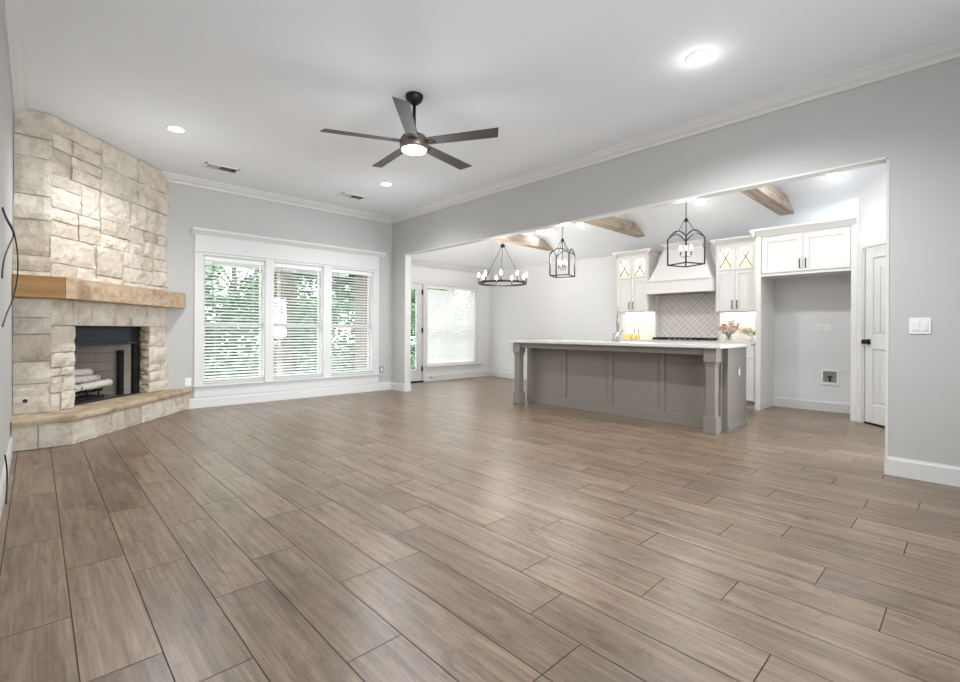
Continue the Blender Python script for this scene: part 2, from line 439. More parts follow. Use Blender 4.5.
# planked panels and arched head
for zz0, zz1 in ((.26, .83), (1.05, 1.87)):
    n = 6; wd = (d1 - d0 - .26) / n
    for i in range(n):
        x = d0 + .13 + i * wd; t = (i + .5) / n
        drop = .10 * (2 * t - 1) ** 2 if zz1 > 1 else 0
        dbox(bm, x + .003, x + wd - .003, -.02, -.011, zz0, zz1 - drop)
struct('door_leaf', bm, M_TRIM, door, bevel=.004)
struct_bm = BM(); dbox(struct_bm, .0905, .8295, -.09, -.002, 0, .019); struct('threshold_or_gap_shade', struct_bm, M_BLACK, door)  # black strip stands in for the shade in the gap under the leaf
bm = BM()
k0 = MD @ Vector((.145, -.008, .945))
box(bm, .115, .175, -.008, .0, .915, .975, MD)
lathe(bm, [(.011, 0), (.011, .035), (.026, .042), (.03, .055), (.024, .068), (.0, .07)], k0, 16, DN)
struct('door_handle', bm, M_BLACK, door, bevel=.002)

# ---- trims: crowns, baseboards, casings
CROWN = [(0, 0), (.085, 0), (.085, -.015), (.07, -.028), (.05, -.055), (.022, -.075), (.015, -.09), (.015, -.102), (0, -.102)]
BASE = [(0, 0), (.015, 0), (.015, .115), (.010, .125), (.008, .135), (0, .135)]
bm = BM(); sweep(bm, CROWN, (XL, YW, ZC), (XR, YW, ZC), (0, -1, 0)); struct('trim_crown_back', bm, M_TRIM)
bm = BM(); sweep(bm, CROWN, (XR, YB, ZC), (XR, YW, ZC), (-1, 0, 0)); struct('trim_crown_right', bm, M_TRIM)
bm = BM(); sweep(bm, CROWN, (XL, YB, ZC), (XL, 5.93, ZC), (1, 0, 0)); struct('trim_crown_left', bm, M_TRIM)
bm = BM(); sweep(bm, CROWN, (XR2, YN, ZP + .005), (XK, YN, ZP + .005), (0, -1, 0)); struct('trim_crown_nook', bm, M_TRIM)
bm = BM(); sweep(bm, BASE, (1.35, YW, 0), (XR, YW, 0), (0, -1, 0)); struct('baseboard_back', bm, M_TRIM)
bm = BM()
sweep(bm, BASE, (XR, YB, 0), (XR, OY0 - .0, 0), (-1, 0, 0)); sweep(bm, BASE, (XR - .015, OY0, 0), (XR2 + .015, OY0, 0), (0, 1, 0))
struct('baseboard_right', bm, M_TRIM)
bm = BM()
sweep(bm, BASE, (XR, OY1, 0), (XR, YW, 0), (-1, 0, 0)); sweep(bm, BASE, (XR - .015, OY1, 0), (XR2 + .015, OY1, 0), (0, -1, 0))
struct('baseboard_corner', bm, M_TRIM)
bm = BM(); sweep(bm, BASE, (XL, YB, 0), (XL, 5.62, 0), (1, 0, 0)); struct('baseboard_left', bm, M_TRIM)
bm = BM()
sweep(bm, BASE, (ND[1] + .06, YN, 0), (XK, YN, 0), (0, -1, 0)); struct('baseboard_nook', bm, M_TRIM)
bm = BM(); sweep(bm, BASE, (XK, 4.45, 0), (XK, YN, 0), (-1, 0, 0)); sweep(bm, BASE, (XK, 1.01, 0), (XK, 1.97, 0), (-1, 0, 0)); struct('baseboard_kitchen', bm, M_TRIM)

# big window surround: pilasters, apron, frieze and crown shelf
bm = BM(); y0, y1 = YW - .022, YW
ex0, ex1 = 1.527, 4.32
for a, b in ((ex0, WIN[0][0]), (WIN[0][1], WIN[1][0]), (WIN[1][1], WIN[2][0]), (WIN[2][1], ex1)): box(bm, a, b, y0, y1, .30, 2.085)
for a, b in WIN: box(bm, a + .0005, b - .0005, y0, y1, WZ1, 2.085)
box(bm, ex0 - .012, ex1 + .012, YW - .036, y1, 2.085, 2.11)       # bead
box(bm, ex0, ex1, y0, y1, 2.11, 2.31)                              # frieze
sweep(bm, [(0, 0), (.022, 0), (.03, .012), (.055, .04), (.075, .055), (.075, .085), (0, .085)], (ex0 - .035, YW, 2.31), (ex1 + .1, YW, 2.31), (0, -1, 0))
box(bm, ex0 - .02, ex1 + .03, YW - .05, y1, .283, .30)             # stool
box(bm, ex0, ex1, y0 + .006, y1, .135, .283)                       # apron panel
struct('trim_window_surround', bm, M_TRIM, bevel=.003)
# opening lining
bm = BM(); box(bm, XR - .004, XR2 + .004, OY1 - .012, OY1 + .006, .0, OZ); box(bm, XR - .004, XR2 + .004, OY0 - .006, OY0 + .012, 0, OZ); box(bm, XR - .004, XR2 + .004, OY0, OY1, OZ - .012, OZ + .004)
struct('trim_opening_lining', bm, M_TRIM)

# ---- windows
def make_window(name, x0, x1, z0, z1, zm, y, mull=None):
    root = struct_root(name, ((x0 + x1) / 2, y + .09, z0))
    bm = BM(); f = .04; ya, yb = y + .075, y + .125
    box(bm, x0, x0 + f, ya, yb, z0, z1); box(bm, x1 - f, x1, ya, yb, z0, z1); box(bm, x0 + f, x1 - f, ya, yb, z0, z0 + f); box(bm, x0 + f, x1 - f, ya, yb, z1 - f, z1)
    box(bm, x0 + f, x1 - f, ya, yb, zm - .03, zm + .03)
    if mull: box(bm, mull - .035, mull + .035, ya, yb, z0 + f, z1 - f)
    struct('window_frame', bm, M_TRIM, root, bevel=.003)
    bm = BM(); box(bm, x0 + f, x1 - f, y + .098, y + .102, z0 + f, z1 - f)
    struct('window_pane', bm, M_GLASS, root)
    bm = BM(); box(bm, x0 - .0, x0 + .012, y, ya, z0, z1); box(bm, x1 - .012, x1, y, ya, z0, z1); box(bm, x0, x1, y, ya, z0, z0 + .012); box(bm, x0, x1, y, ya, z1 - .012, z1)
    struct('window_lining', bm, M_TRIM, root)
    return root
for i, (a, b) in enumerate(WIN): make_window('window_%d' % (i + 1), a, b, WZ0, WZ1, WZM, YW)
make_window('window_4', *NW, NZ0, NZ1, NZM, YN, mull=6.56)
bm = BM(); y0, y1 = YN - .02, YN
box(bm, NW[0] - .055, NW[0], y0, y1, NZ0 - .004, NZ1 + .09); box(bm, NW[1], NW[1] + .09, y0, y1, NZ0 - .004, NZ1 + .09); box(bm, NW[0] + .0005, NW[1] - .0005, y0, y1, NZ1, NZ1 + .09)
box(bm, NW[0] - .054, NW[1] + .16, YN - .055, y1, NZ0 - .045, NZ0 - .005); box(bm, NW[0] - .054, NW[1] + .1, y0, y1, NZ0 - .12, NZ0 - .0455)
struct('trim_nook_window', bm, M_TRIM, bevel=.003)
# patio door
d = struct_root('door_2', (ND[0], YN + .05, 0))
bm = BM(); ya, yb = YN + .01, YN + .055; s = .145
box(bm, ND[0] + .01, ND[0] + s, ya, yb, .03, NDZ - .01); box(bm, ND[1] - s, ND[1] - .01, ya, yb, .03, NDZ - .01)
box(bm, ND[0] + s, ND[1] - s, ya, yb, .03, .26); box(bm, ND[0] + s, ND[1] - s, ya, yb, 1.87, NDZ - .01)
struct('door_leaf', bm, M_TRIM, d, bevel=.003)
bm = BM(); box(bm, ND[0] + s, ND[1] - s, YN + .03, YN + .034, .26, 1.87); struct('door_pane', bm, M_GLASS, d)
for hz in (1.83, 1.05, .27):
    bm = BM(); box(bm, ND[1] - .022, ND[1] + .012, YN - .012, YN + .014, hz - .05, hz + .05); tube(bm, [(ND[1] - .004, YN - .014, hz - .055), (ND[1] - .004, YN - .014, hz + .055)], .008)
    struct('door_hinge', bm, M_BLACK, d)
bm = BM(); box(bm, ND[0], ND[1], YN - .06, YN + .16, 0, .028); struct('threshold_or_gap_shade', bm, M_BRONZE, d)
bm = BM(); y0 = YN - .02
box(bm, ND[1] + .005, ND[1] + .0595, y0, YN, 0, NDZ + .09); box(bm, ND[0] - .09, ND[0] - .005, y0, YN, 0, NDZ + .09); box(bm, ND[0] - .0045, ND[1] + .0045, y0, YN, NDZ, NDZ + .09)
struct('trim_patio_door', bm, M_TRIM, bevel=.003)

# ================================================================== FIREPLACE
S0 = Vector((.11, 5.9, 0)); S1 = Vector((1.24, YW, 0)); U = (S1 - S0).normalized(); NRM = Vector((U.y, -U.x, 0)); TL = (S1 - S0).length
MF = Matrix(((U.x, NRM.x, 0, S0.x), (U.y, NRM.y, 0, S0.y), (0, 0, 1, 0), (0, 0, 0, 1)))      # diagonal face: along, out, up
ML = Matrix(((1, 0, 0, XL), (0, -1, 0, 5.9), (0, 0, 1, 0), (0, 0, 0, 1)))                     # left face
LW = S0.x - XL
HZ = .272
fp = thing('stone_fireplace', 'cream limestone corner fireplace with raised hearth and rough wooden mantel', 'fireplace', (.5, 6.4, 0))

def split(x0, x1, z0, z1, rg, mw=.20, mh=.12, out=None, depth=0):
    if out is None: out = []
    w_, h_ = x1 - x0, z1 - z0
    big = w_ > .58 or h_ > .36
    if not big and (rg.random() < .45 or (w_ < 2 * mw and h_ < 2 * mh)):
        out.append((x0, x1, z0, z1)); return out
    horiz = (h_ / .30 > w_ / .46)
    if horiz and h_ > 2 * mh:
        c = z0 + h_ * rg.uniform(.36, .64); split(x0, x1, z0, c, rg, mw, mh, out, depth + 1); split(x0, x1, c, z1, rg, mw, mh, out, depth + 1)
    elif w_ > 2 * mw:
        c = x0 + w_ * rg.uniform(.34, .66); split(x0, c, z0, z1, rg, mw, mh, out, depth + 1); split(c, x1, z0, z1, rg, mw, mh, out, depth + 1)
    elif h_ > 2 * mh:
        c = z0 + h_ * rg.uniform(.4, .6); split(x0, x1, z0, c, rg, mw, mh, out, depth + 1); split(x0, x1, c, z1, rg, mw, mh, out, depth + 1)
    else: out.append((x0, x1, z0, z1))
    return out

def stone(bm, M, x0, x1, z0, z1, rg, th=.035, gap=.005, rough=.017, back=-.03):
    x0 += gap * rg.uniform(.4, 1.3); x1 -= gap * rg.uniform(.4, 1.3); z0 += gap * rg.uniform(.4, 1.3); z1 -= gap * rg.uniform(.4, 1.3)
    nx = max(3, int((x1 - x0) / .045)); nz = max(3, int((z1 - z0) / .045)); out = th + rg.uniform(-.008, .008)
    seed = Vector((rg.uniform(0, 90), rg.uniform(0, 90), rg.uniform(0, 90)))
    grid = []
    for i in range(nx + 1):
        col = []
        for j in range(nz + 1):
            s_, t_ = i / nx, j / nz
            x, z = x0 + (x1 - x0) * s_, z0 + (z1 - z0) * t_
            edge = (i in (0, nx)) or (j in (0, nz))
            d_ = out + rough * noise.noise(Vector((x * 11, z * 11, 0)) + seed) + rough * .6 * noise.noise(Vector((x * 27, z * 27, 3)) + seed)
            if edge: d_ -= .011
            wob = .004
            x += wob * noise.noise(Vector((x * 9, z * 9, 7)) + seed); z += wob * noise.noise(Vector((x * 9, z * 9, 17)) + seed)
            col.append(bm.verts.new(M @ Vector((x, d_, z))))
        grid.append(col)
    for i in range(nx):
        for j in range(nz): bm.faces.new((grid[i][j], grid[i + 1][j], grid[i + 1][j + 1], grid[i][j + 1]))
    ring = [grid[i][0] for i in range(nx + 1)] + [grid[nx][j] for j in range(1, nz + 1)] + [grid[i][nz] for i in range(nx - 1, -1, -1)] + [grid[0][j] for j in range(nz - 1, 0, -1)]
    Mi = M.inverted(); bk = []
    for v in ring:
        q = Mi @ v.co; q.y = back; bk.append(bm.verts.new(M @ q))
    n = len(ring)
    for k in range(n): bm.faces.new((ring[k], bk[k], bk[(k + 1) % n], ring[(k + 1) % n]))

# the stone veneer sits on a core whose faces lie 3.5 cm behind the stated planes
TH = .0; OFF = -.0
O0, O1, OZ1 = .27, 1.33, 1.08      # fire opening
rg = random.Random(21)
bm = BM()
regs = [(0, O0, HZ, OZ1), (O1, TL, HZ, OZ1), (0, TL, OZ1, 1.36), (0, TL, 1.36, 1.92), (0, TL, 1.92, 2.5), (0, TL, 2.5, ZC - .004)]
for k, (a, b, c, e) in enumerate(regs):
    cells = split(a, b, c, e, rg, mw=.13 if k < 2 else .2, mh=.1)
    if k == 2:      # lintel: a row of upright blocks
        cells = []; x = a
        while x < b - .05:
            x2 = min(b, x + rg.uniform(.2, .32)); x2 = b if b - x2 < .12 else x2; cells.append((x, x2, c, e)); x = x2
    for cell in cells: stone(bm, MF, *cell, rg, th=0)
for cell in split(0, LW, HZ, 1.36, rg, mw=.3, mh=.12) + split(0, LW, 1.36, ZC - .004, rg, mw=.3, mh=.12): stone(bm, ML, *cell, rg, th=0)
# stone reveal at the right of the fire opening
MR = Matrix(((-NRM.x, -U.x, 0, (S0 + U * O1).x), (-NRM.y, -U.y, 0, (S0 + U * O1).y), (0, 0, 1, 0), (0, 0, 0, 1)))
z = HZ; rv = BM()
while z < OZ1 - .01:
    z2 = min(OZ1, z + rg.uniform(.09, .16)); z2 = OZ1 if OZ1 - z2 < .05 else z2
    stone(rv, MR, 0.02, .135, z, z2, rg, th=0, back=-.02); z = z2
chim = obj('chimney_breast', bm, M_STONE, fp)
rt = obj('opening_return', rv, M_CAPST, chim); rt['label'] = 'tan stone side of the fire opening'
bm = BM()
def fbox(bm, a0, a1, o0, o1, z0, z1): box(bm, a0, a1, o0, o1, z0, z1, MF)
fbox(bm, .03, O0, -.09, -.029, HZ, ZC); fbox(bm, O1 + .029, TL - .02, -.09, -.029, HZ, ZC); fbox(bm, O0, O1 + .029, -.09, -.029, OZ1, ZC)
box(bm, .0, LW - .005, -.09, -.029, HZ, ZC, ML)
obj('mortar_core', bm, M_MORTAR, chim)
# firebox
fb = BM()
tA, tB, nB = O0 + .02, O1 - .07, -.62
a = MF @ Vector((tA, -.14, HZ)); 
def quadbox(bm, pts, z0, z1):
    prism(bm, [((MF @ Vector((t, n, 0))).x, (MF @ Vector((t, n, 0))).y) for t, n in pts], z0, z1)
quadbox(fb, [(tA - .03, -.14), (tA, -.14), (tA + .22, nB), (tA + .19, nB)], HZ, OZ1)
quadbox(fb, [(tB, -.14), (tB + .03, -.14), (tB - .19, nB), (tB - .22, nB)], HZ, OZ1)
quadbox(fb, [(tA + .19, nB - .03), (tB - .19, nB - .03), (tB - .19, nB), (tA + .19, nB)], HZ, OZ1)
firebox = obj('firebox', fb, M_FIREBRICK, fp)
bm = BM(); quadbox(bm, [(tA - .03, -.10), (tB + .1, -.10), (tB - .19, nB - .03), (tA + .19, nB - .03)], HZ - .03, HZ + .004)
obj('firebox_floor', bm, M_FIREFLOOR, firebox)
bm = BM(); quadbox(bm, [(tA - .03, -.10), (tB + .1, -.10), (tB - .19, nB - .03), (tA + .19, nB - .03)], OZ1, OZ1 + .03)
obj('firebox_top', bm, M_FIREFLOOR, firebox)
bm = BM()
fbox(bm, O0 - .0, O1, -.15, -.13, .89, OZ1 - .005); fbox(bm, O0, O1, -.135, -.105, .875, .905)
obj('firebox_hood', bm, M_HOODBAND, fp, bevel=.003)
bm = BM()
fbox(bm, O0, O0 + .03, -.15, -.10, HZ, .89); fbox(bm, O1 - .095, O1, -.16, -.13, HZ, .89); fbox(bm, O0, O1, -.15, -.12, OZ1 - .03, OZ1); fbox(bm, O0, O1, -.15, -.12, HZ, HZ + .012)
obj('firebox_frame', bm, M_BLACK, fp)
bm = BM(); fbox(bm, tB - .13, tB - .06, -.25, -.22, HZ + .004, .80)
obj('screen_pull', bm, M_BLACK, fp)
bm = BM()
lathe(bm, [(.017, 0), (.017, .008), (.011, .012), (.013, .03), (0, .032)], ML @ Vector((-.065 - XL, .0, .395)), 14, (0, -1, 0))
obj('gas_key_valve', bm, M_BLACK, fp)

# raised hearth
H0, H1 = Vector((.25, 5.6, 0)), Vector((1.50, YW, 0)); HU = (H1 - H0).normalized(); HN = Vector((HU.y, -HU.x, 0)); HL = (H1 - H0).length
MH = Matrix(((HU.x, HN.x, 0, H0.x), (HU.y, HN.y, 0, H0.y), (0, 0, 1, 0), (0, 0, 0, 1)))
MHL = Matrix(((1, 0, 0, XL), (0, -1, 0, 5.6), (0, 0, 1, 0), (0, 0, 0, 1)))
bm = BM(); rg = random.Random(5)
x = 0
for wd in (.17, .23): stone(bm, MHL, x, x + wd, 0, .218, rg, th=0, rough=.01); x += wd
x = 0
for wd in (.30, .22, .19, .26, .20, .27, .2, .3):
    x2 = min(HL, x + wd)
    if x2 - x > .05: stone(bm, MH, x, x2, 0, .218, rg, th=0, rough=.01)
    x = x2
hearth = obj('hearth', bm, M_STONE, fp)
bm = BM()
inner = [(XL + .005, 5.62), (.24, 5.62), (1.47, YW - .005), (XL + .005, YW - .005)]
prism(bm, inner, 0.0, .215); obj('hearth_core', bm, M_MORTAR, hearth)
bm = BM()     # rough-edged cap slabs
def cap(poly, seed):
    # densify the outline, wobble the front edge
    pts = []
    for i in range(len(poly)):
        p_, q_ = Vector(poly[i]), Vector(poly[(i + 1) % len(poly)]); n = max(1, int((q_ - p_).length / .05))
        for k in range(n): pts.append(p_.lerp(q_, k / n))
    def ringz(z, s):
        r = []
        for p_ in pts:
            w_ = .010 * noise.noise(Vector((p_.x * 12, p_.y * 12, z * 40 + seed))) + s
            r.append(bm.verts.new((p_.x + HN.x * w_, p_.y + HN.y * w_, z)))
        return r
    rings = [ringz(.216, -.006), ringz(.228, .004), ringz(.25, .006), ringz(.264, 0), ringz(HZ, -.012)]
    for a_, b_ in zip(rings, rings[1:]):
        for k in range(len(a_)): bm.faces.new((a_[k], a_[(k + 1) % len(a_)], b_[(k + 1) % len(b_)], b_[k]))
    bm.faces.new(rings[0][::-1]); bm.faces.new(rings[-1])
o_ = .03
def hp(t, n=o_): v = H0 + HU * t + HN * n; return (v.x, v.y)
def sp(t): v = S0 + U * t - NRM * .1; return (v.x, v.y)
cA = (H0.x + .012, 5.6 - o_)
cap([(XL + .004, 5.6 - o_), cA, sp(.0), (XL + .004, 6.0)], 1)
cap([cA, hp(.62), sp(.5), sp(.0)], 2)
cap([hp(.624), hp(1.2), sp(1.1), sp(.504)], 3)
cap([hp(1.204), hp(HL - .03), (1.24, YW - .006), sp(1.6), sp(1.104)], 4)
obj('hearth_cap', bm, M_CAPST, hearth)
# mantel: thick mitred timber on both faces
bm = BM()
m0, m1 = 1.325, 1.52
c0 = Vector((.2, 5.7, 0)); c1 = Vector((1.43, YW - .012, 0))
def wob(v, z): return v
prism(bm, [(XL + .004, 5.7), (c0.x, c0.y), (S0.x + .0, 5.9 + .015), (XL + .004, 5.915)], m0, m1)
mant = obj('mantel_return', bm, wood_material('amber_mantel_wood', (.25, .12, .035), (.43, .24, .085), 'x', .7), None, bevel=.006)
bm = BM()
prism(bm, [(c0.x + .002, c0.y + .002), (c1.x, c1.y), (S1.x - .0, YW - .012), (S0.x + .002, S0.y + .018)], m0, m1)
bmesh.ops.subdivide_edges(bm, edges=bm.edges[:], cuts=3, use_grid_fill=True)
for v in bm.verts: v.co += Vector((0, 0, .004 * noise.noise(v.co * 5)))
mantel = obj('mantel', bm, M_MANTEL, fp, bevel=.004)
attach(mant, mantel); mant['label'] = 'amber stained short return of the mantel by the left wall'

# logs and grate
gr = thing('fire_grate', 'black iron log grate standing in the firebox', 'grate', MF @ Vector((.56, -.33, HZ + .004)))
bm = BM()
g0 = HZ + .006
for i in range(6):
    t = .42 + i * .095
    tube(bm, [MF @ Vector((t, -.46, g0 + .16)), MF @ Vector((t, -.43, g0 + .1)), MF @ Vector((t, -.25, g0 + .09)), MF @ Vector((t, -.22, g0 + .15))], .009, 8)
for n_ in (-.40, -.27): tube(bm, [MF @ Vector((.38, n_, g0 + .085)), MF @ Vector((.94, n_, g0 + .085))], .009, 8)
obj('grate_bars', bm, M_BLACK, gr)
for t in (.43, .89):
    for n_ in (-.40, -.27):
        bm = BM(); tube(bm, [MF @ Vector((t, n_, g0)), MF @ Vector((t, n_, g0 + .085))], .009, 8); obj('leg', bm, M_BLACK, gr)
bm = BM(); fbox(bm, .40, .90, -.245, -.215, g0, g0 + .04); fbox(bm, .40, .90, -.40, -.27, g0 + .02, g0 + .035); obj('gas_burner', bm, M_BLACK, gr)
logs = [((.36, -.27, .145), (1.0, -.24, .165), .042, 'pale ceramic log lowest and frontmost on the grate'),
        ((.40, -.41, .145), (.98, -.43, .145), .045, 'pale ceramic log at the back of the grate, underneath'),
        ((.38, -.335, .225), (.98, -.36, .222), .042, 'pale ceramic log in the middle of the stack on the grate'),
        ((.36, -.385, .305), (.93, -.40, .298), .042, 'pale ceramic log lying on top of the stack')]
for a, b, r_, lab in logs:
    bm = BM(); pa, pb = MF @ Vector((a[0], a[1], a[2] + HZ)), MF @ Vector((b[0], b[1], b[2] + HZ)); pts = []; rs = []
    for k in range(9):
        q_ = pa.lerp(pb, k / 8); q_.z += .008 * noise.noise(q_ * 9); pts.append(q_); rs.append(r_ * (1 + .14 * noise.noise(q_ * 14)))
    tube(bm, pts, rs, 12)
    tag(obj('fire_log', bm, M_BIRCH, smooth=True), lab, 'log', 'ceramic logs on the grate')

# ================================================================== WINDOW BLINDS
def blind(x0, x1, z0, z1, y, label, tilt, wand_x, group):
    t = thing('window_blind', label, 'blind', ((x0 + x1) / 2, y, z0), group)
    bm = BM(); box(bm, x0, x1, y - .03, y + .03, z1 - .055, z1); obj('headrail', bm, M_SLAT, t, bevel=.003)
    bm = BM(); box(bm, x0, x1, y - .024, y + .024, z0, z0 + .02); obj('bottom_rail', bm, M_SLAT, t, bevel=.003)
    bm = BM(); zz = z0 + .05; c_, s_ = math.cos(tilt), math.sin(tilt)
    while zz < z1 - .07:
        dy, dz = .024 * c_, .024 * s_; px, pz = -.0014 * s_, .0014 * c_
        v = [bm.verts.new((x, y + sy * dy + so * px, zz + sy * dz + so * pz)) for x in (x0 + .004, x1 - .004) for sy, so in ((-1, -1), (1, -1), (1, 1), (-1, 1))]
        for k in range(4): bm.faces.new((v[k], v[(k + 1) % 4], v[4 + (k + 1) % 4], v[4 + k]))
        bm.faces.new(v[3::-1]); bm.faces.new(v[4:]); zz += .0435
    obj('slats', bm, M_SLAT, t)
    for x in (x0 + .14, x1 - .14):
        bm = BM()
        for yy in (-.026, .026): tube(bm, [(x, y + yy, z0 + .015), (x, y + yy, z1 - .03)], .0012, 5)
        obj('ladder_cord', bm, M_SLAT, t)
    if wand_x is not None:
        bm = BM(); tube(bm, [(wand_x, y - .04, z1 - .05), (wand_x, y - .045, z1 - .75)], .004, 8); obj('tilt_wand', bm, M_GREYPL, t)
    return t
GB = 'white slatted blinds in the triple window'
labs = ['white slatted blind in the window nearest the stone fireplace', 'white slatted blind in the middle window of the three', 'white slatted blind in the triple window nearest the room corner']
for (a, b), lab in zip(WIN, labs): blind(a + .016, b - .016, WZ0 + .022, WZ1 - .014, YW + .035, lab, R(20), a + .12, GB)
blind(NW[0] + .016, NW[1] - .016, NZ0 + .016, NZ1 - .014, YN + .035, 'wide nearly closed blind in the breakfast nook window beside the patio door', R(57), None, None)

# ================================================================== CEILING THINGS
def recessed(loc, label, group, power, nrm=(0, 0, -1), glow=GLOW, drop=.11):
    t = thing('recessed_light', label, 'ceiling light', loc, group); n = Vector(nrm).normalized()
    bm = BM(); lathe(bm, [(.088, 0), (.088, .006), (.078, .010), (.066, .004), (.066, .0)], Vector(loc), 28, n); obj('trim_ring', bm, M_PLASTIC, t, smooth=False)
    bm = BM(); lathe(bm, [(.066, .0), (.066, .004), (.0, .005)], Vector(loc), 28, n); obj('lens', bm, M_LENS, t)
    lamp('ceiling_fill', 'POINT', Vector(loc) + n * drop, power * glow, NEUT, t, size=.05 if drop < .2 else .2)  # extra point lamp floating below the fixture, added to brighten the ceiling
    lamp('downlight', 'SPOT', Vector(loc) + n * .03, power, NEUT, t, size=.06, spot=R(150), blend=.8, rot=n.to_track_quat('-Z', 'Y').to_euler())
recessed((3.48, 1.38, ZC), 'lit recessed ceiling light nearest the camera, above the kitchen opening side', 'recessed lights in the living room', P_DOWN * 1.8)
recessed((1.01, 5.47, ZC), 'lit recessed ceiling light in front of the stone fireplace', 'recessed lights in the living room', P_DOWN, glow=.04, drop=.75)
recessed((3.46, 5.52, ZC), 'lit recessed ceiling light behind the fan, near the back corner', 'recessed lights in the living room', P_DOWN, glow=.04, drop=.75)
recessed((1.01, 1.38, ZC), 'recessed ceiling light over the camera end of the living room', 'recessed lights in the living room', P_DOWN * .2)
SN = Vector((-SL, 0, -1)).normalized()
for y, lab in ((1.13, 'lit recessed light in the sloped kitchen ceiling above the fridge space'), (2.63, 'lit recessed light in the sloped kitchen ceiling above the range hood'), (4.62, 'recessed light in the sloped kitchen ceiling between the two far beams'), (5.50, 'lit recessed light in the sloped kitchen ceiling next to the farthest beam')):
    x = 6.73; recessed((x, y, ZP + SL * (XK - x)), lab, 'recessed lights in the kitchen', P_KIT * (.32 if y < 4 else .25), SN, .05)
for y in (1.13, 2.63, 4.62, 5.5):
    x = 2 * XM - 6.73; recessed((x, y, ZP + SL * (x - XR2)), 'recessed light in the kitchen slope above the wide opening', 'recessed lights hidden above the opening', P_KIT * (1.22 if y < 4 else .6), Vector((SL, 0, -1)).normalized(), .06)

def vent(x, y, label):
    t = thing('ceiling_vent', label, 'vent', (x, y, ZC), 'ceiling air vents')
    bm = BM(); a, b = .19, .10
    box(bm, x - a, x + a, y - b, y - b + .022, ZC - .008, ZC); box(bm, x - a, x + a, y + b - .022, y + b, ZC - .008, ZC); box(bm, x - a, x - a + .022, y - b, y + b, ZC - .008, ZC); box(bm, x + a - .022, x + a, y - b, y + b, ZC - .008, ZC)
    obj('frame', bm, M_PLASTIC, t)
    bm = BM(); box(bm, x - a + .02, x + a - .02, y - b + .02, y + b - .02, ZC - .002, ZC - .001); obj('dark_duct', bm, M_BLACK, t)
    bm = BM()
    for i in range(9):
        xx = x - a + .035 + i * .031
        Mx = Matrix.Translation((xx, y, ZC - .006)) @ Matrix.Rotation(R(40 if i < 5 else -40), 4, 'Y'); box(bm, -.009, .009, -b + .022, b - .022, -.0008, .0008, Mx)
    obj('louvres', bm, M_PLASTIC, t)
vent(1.655, 6.40, 'small white ceiling air vent closest to the stone chimney')
vent(3.407, 6.37, 'small white ceiling air vent above the right-most window of the three')

# ceiling fan
FX, FY, FZ = 2.325, 3.275, 2.642
fan = thing('ceiling_fan', 'five-blade dark bronze ceiling fan with a lit round lamp', 'ceiling fan', (FX, FY, ZC))
bm = BM(); lathe(bm, [(.075, ZC), (.075, ZC - .02), (.062, ZC - .05), (.03, ZC - .075), (.0, ZC - .078)], (FX, FY, 0), 28); obj('canopy', bm, M_BLACK, fan, smooth=True)
bm = BM(); tube(bm, [(FX, FY, ZC - .07), (FX, FY, FZ + .06)], .014, 14); lathe(bm, [(.0, FZ + .12), (.022, FZ + .115), (.03, FZ + .07), (.02, FZ + .055)], (FX, FY, 0), 18); obj('downrod', bm, M_BLACK, fan, smooth=True)
bm = BM(); lathe(bm, [(.0, FZ + .075), (.06, FZ + .072), (.10, FZ + .05), (.118, FZ + .02), (.122, FZ - .02), (.118, FZ - .045), (.108, FZ - .06), (.0, FZ - .06)], (FX, FY, 0), 36); obj('motor_housing', bm, M_FANMETAL, fan, smooth=True)
bm = BM(); lathe(bm, [(.104, FZ - .058), (.102, FZ - .07), (.07, FZ - .078), (0, FZ - .08)], (FX, FY, 0), 36); obj('light_lens', bm, M_LENS, fan, smooth=True)
lamp('fan_ceiling_fill', 'POINT', (FX, FY, FZ - .36), 6.0, NEUT, fan, size=.25)  # unseen point lamp added under the fan to lift the ceiling
lamp('fan_lamp', 'SPOT', (FX, FY, FZ - .10), P_FAN, NEUT, fan, size=.09, spot=R(165), blend=.5)
M_BLADE = mat('dark_brushed_fan_blade', (.085, .082, .08), .6, metal=.1, var=.12, nscale=20)
for k in range(5):
    a = R(11.6 + 72 * k); bm = BM()
    M_ = Matrix.Translation((FX, FY, FZ)) @ Matrix.Rotation(a, 4, 'Z') @ Matrix.Rotation(R(-11), 4, 'X')
    rows = []
    for i in range(13):
        s_ = i / 12; r_ = .12 + s_ * .615; wd = .047 + .012 * s_
        rows.append([(r_ + (.02 if i == 12 else 0), -wd), (r_ - (.015 if i == 12 else 0), wd)])
    lo = [[bm.verts.new(M_ @ Vector((x, y, -.004))) for x, y in rw] for rw in rows]; hi = [[bm.verts.new(M_ @ Vector((x, y, .004))) for x, y in rw] for rw in rows]
    for i in range(12):
        bm.faces.new((lo[i][0], lo[i][1], lo[i + 1][1], lo[i + 1][0])); bm.faces.new((hi[i][0], hi[i + 1][0], hi[i + 1][1], hi[i][1]))
        for s_ in (0, 1): bm.faces.new((lo[i][s_], lo[i + 1][s_], hi[i + 1][s_], hi[i][s_]))
    bm.faces.new((lo[0][0], hi[0][0], hi[0][1], lo[0][1])); bm.faces.new((lo[12][0], lo[12][1], hi[12][1], hi[12][0]))
    bl = obj('blade', bm, M_BLADE, fan)
    bm = BM(); box(bm, .09, .19, -.028, .028, -.010, .010, M_); obj('blade_iron', bm, M_BRONZE, bl, bevel=.003)

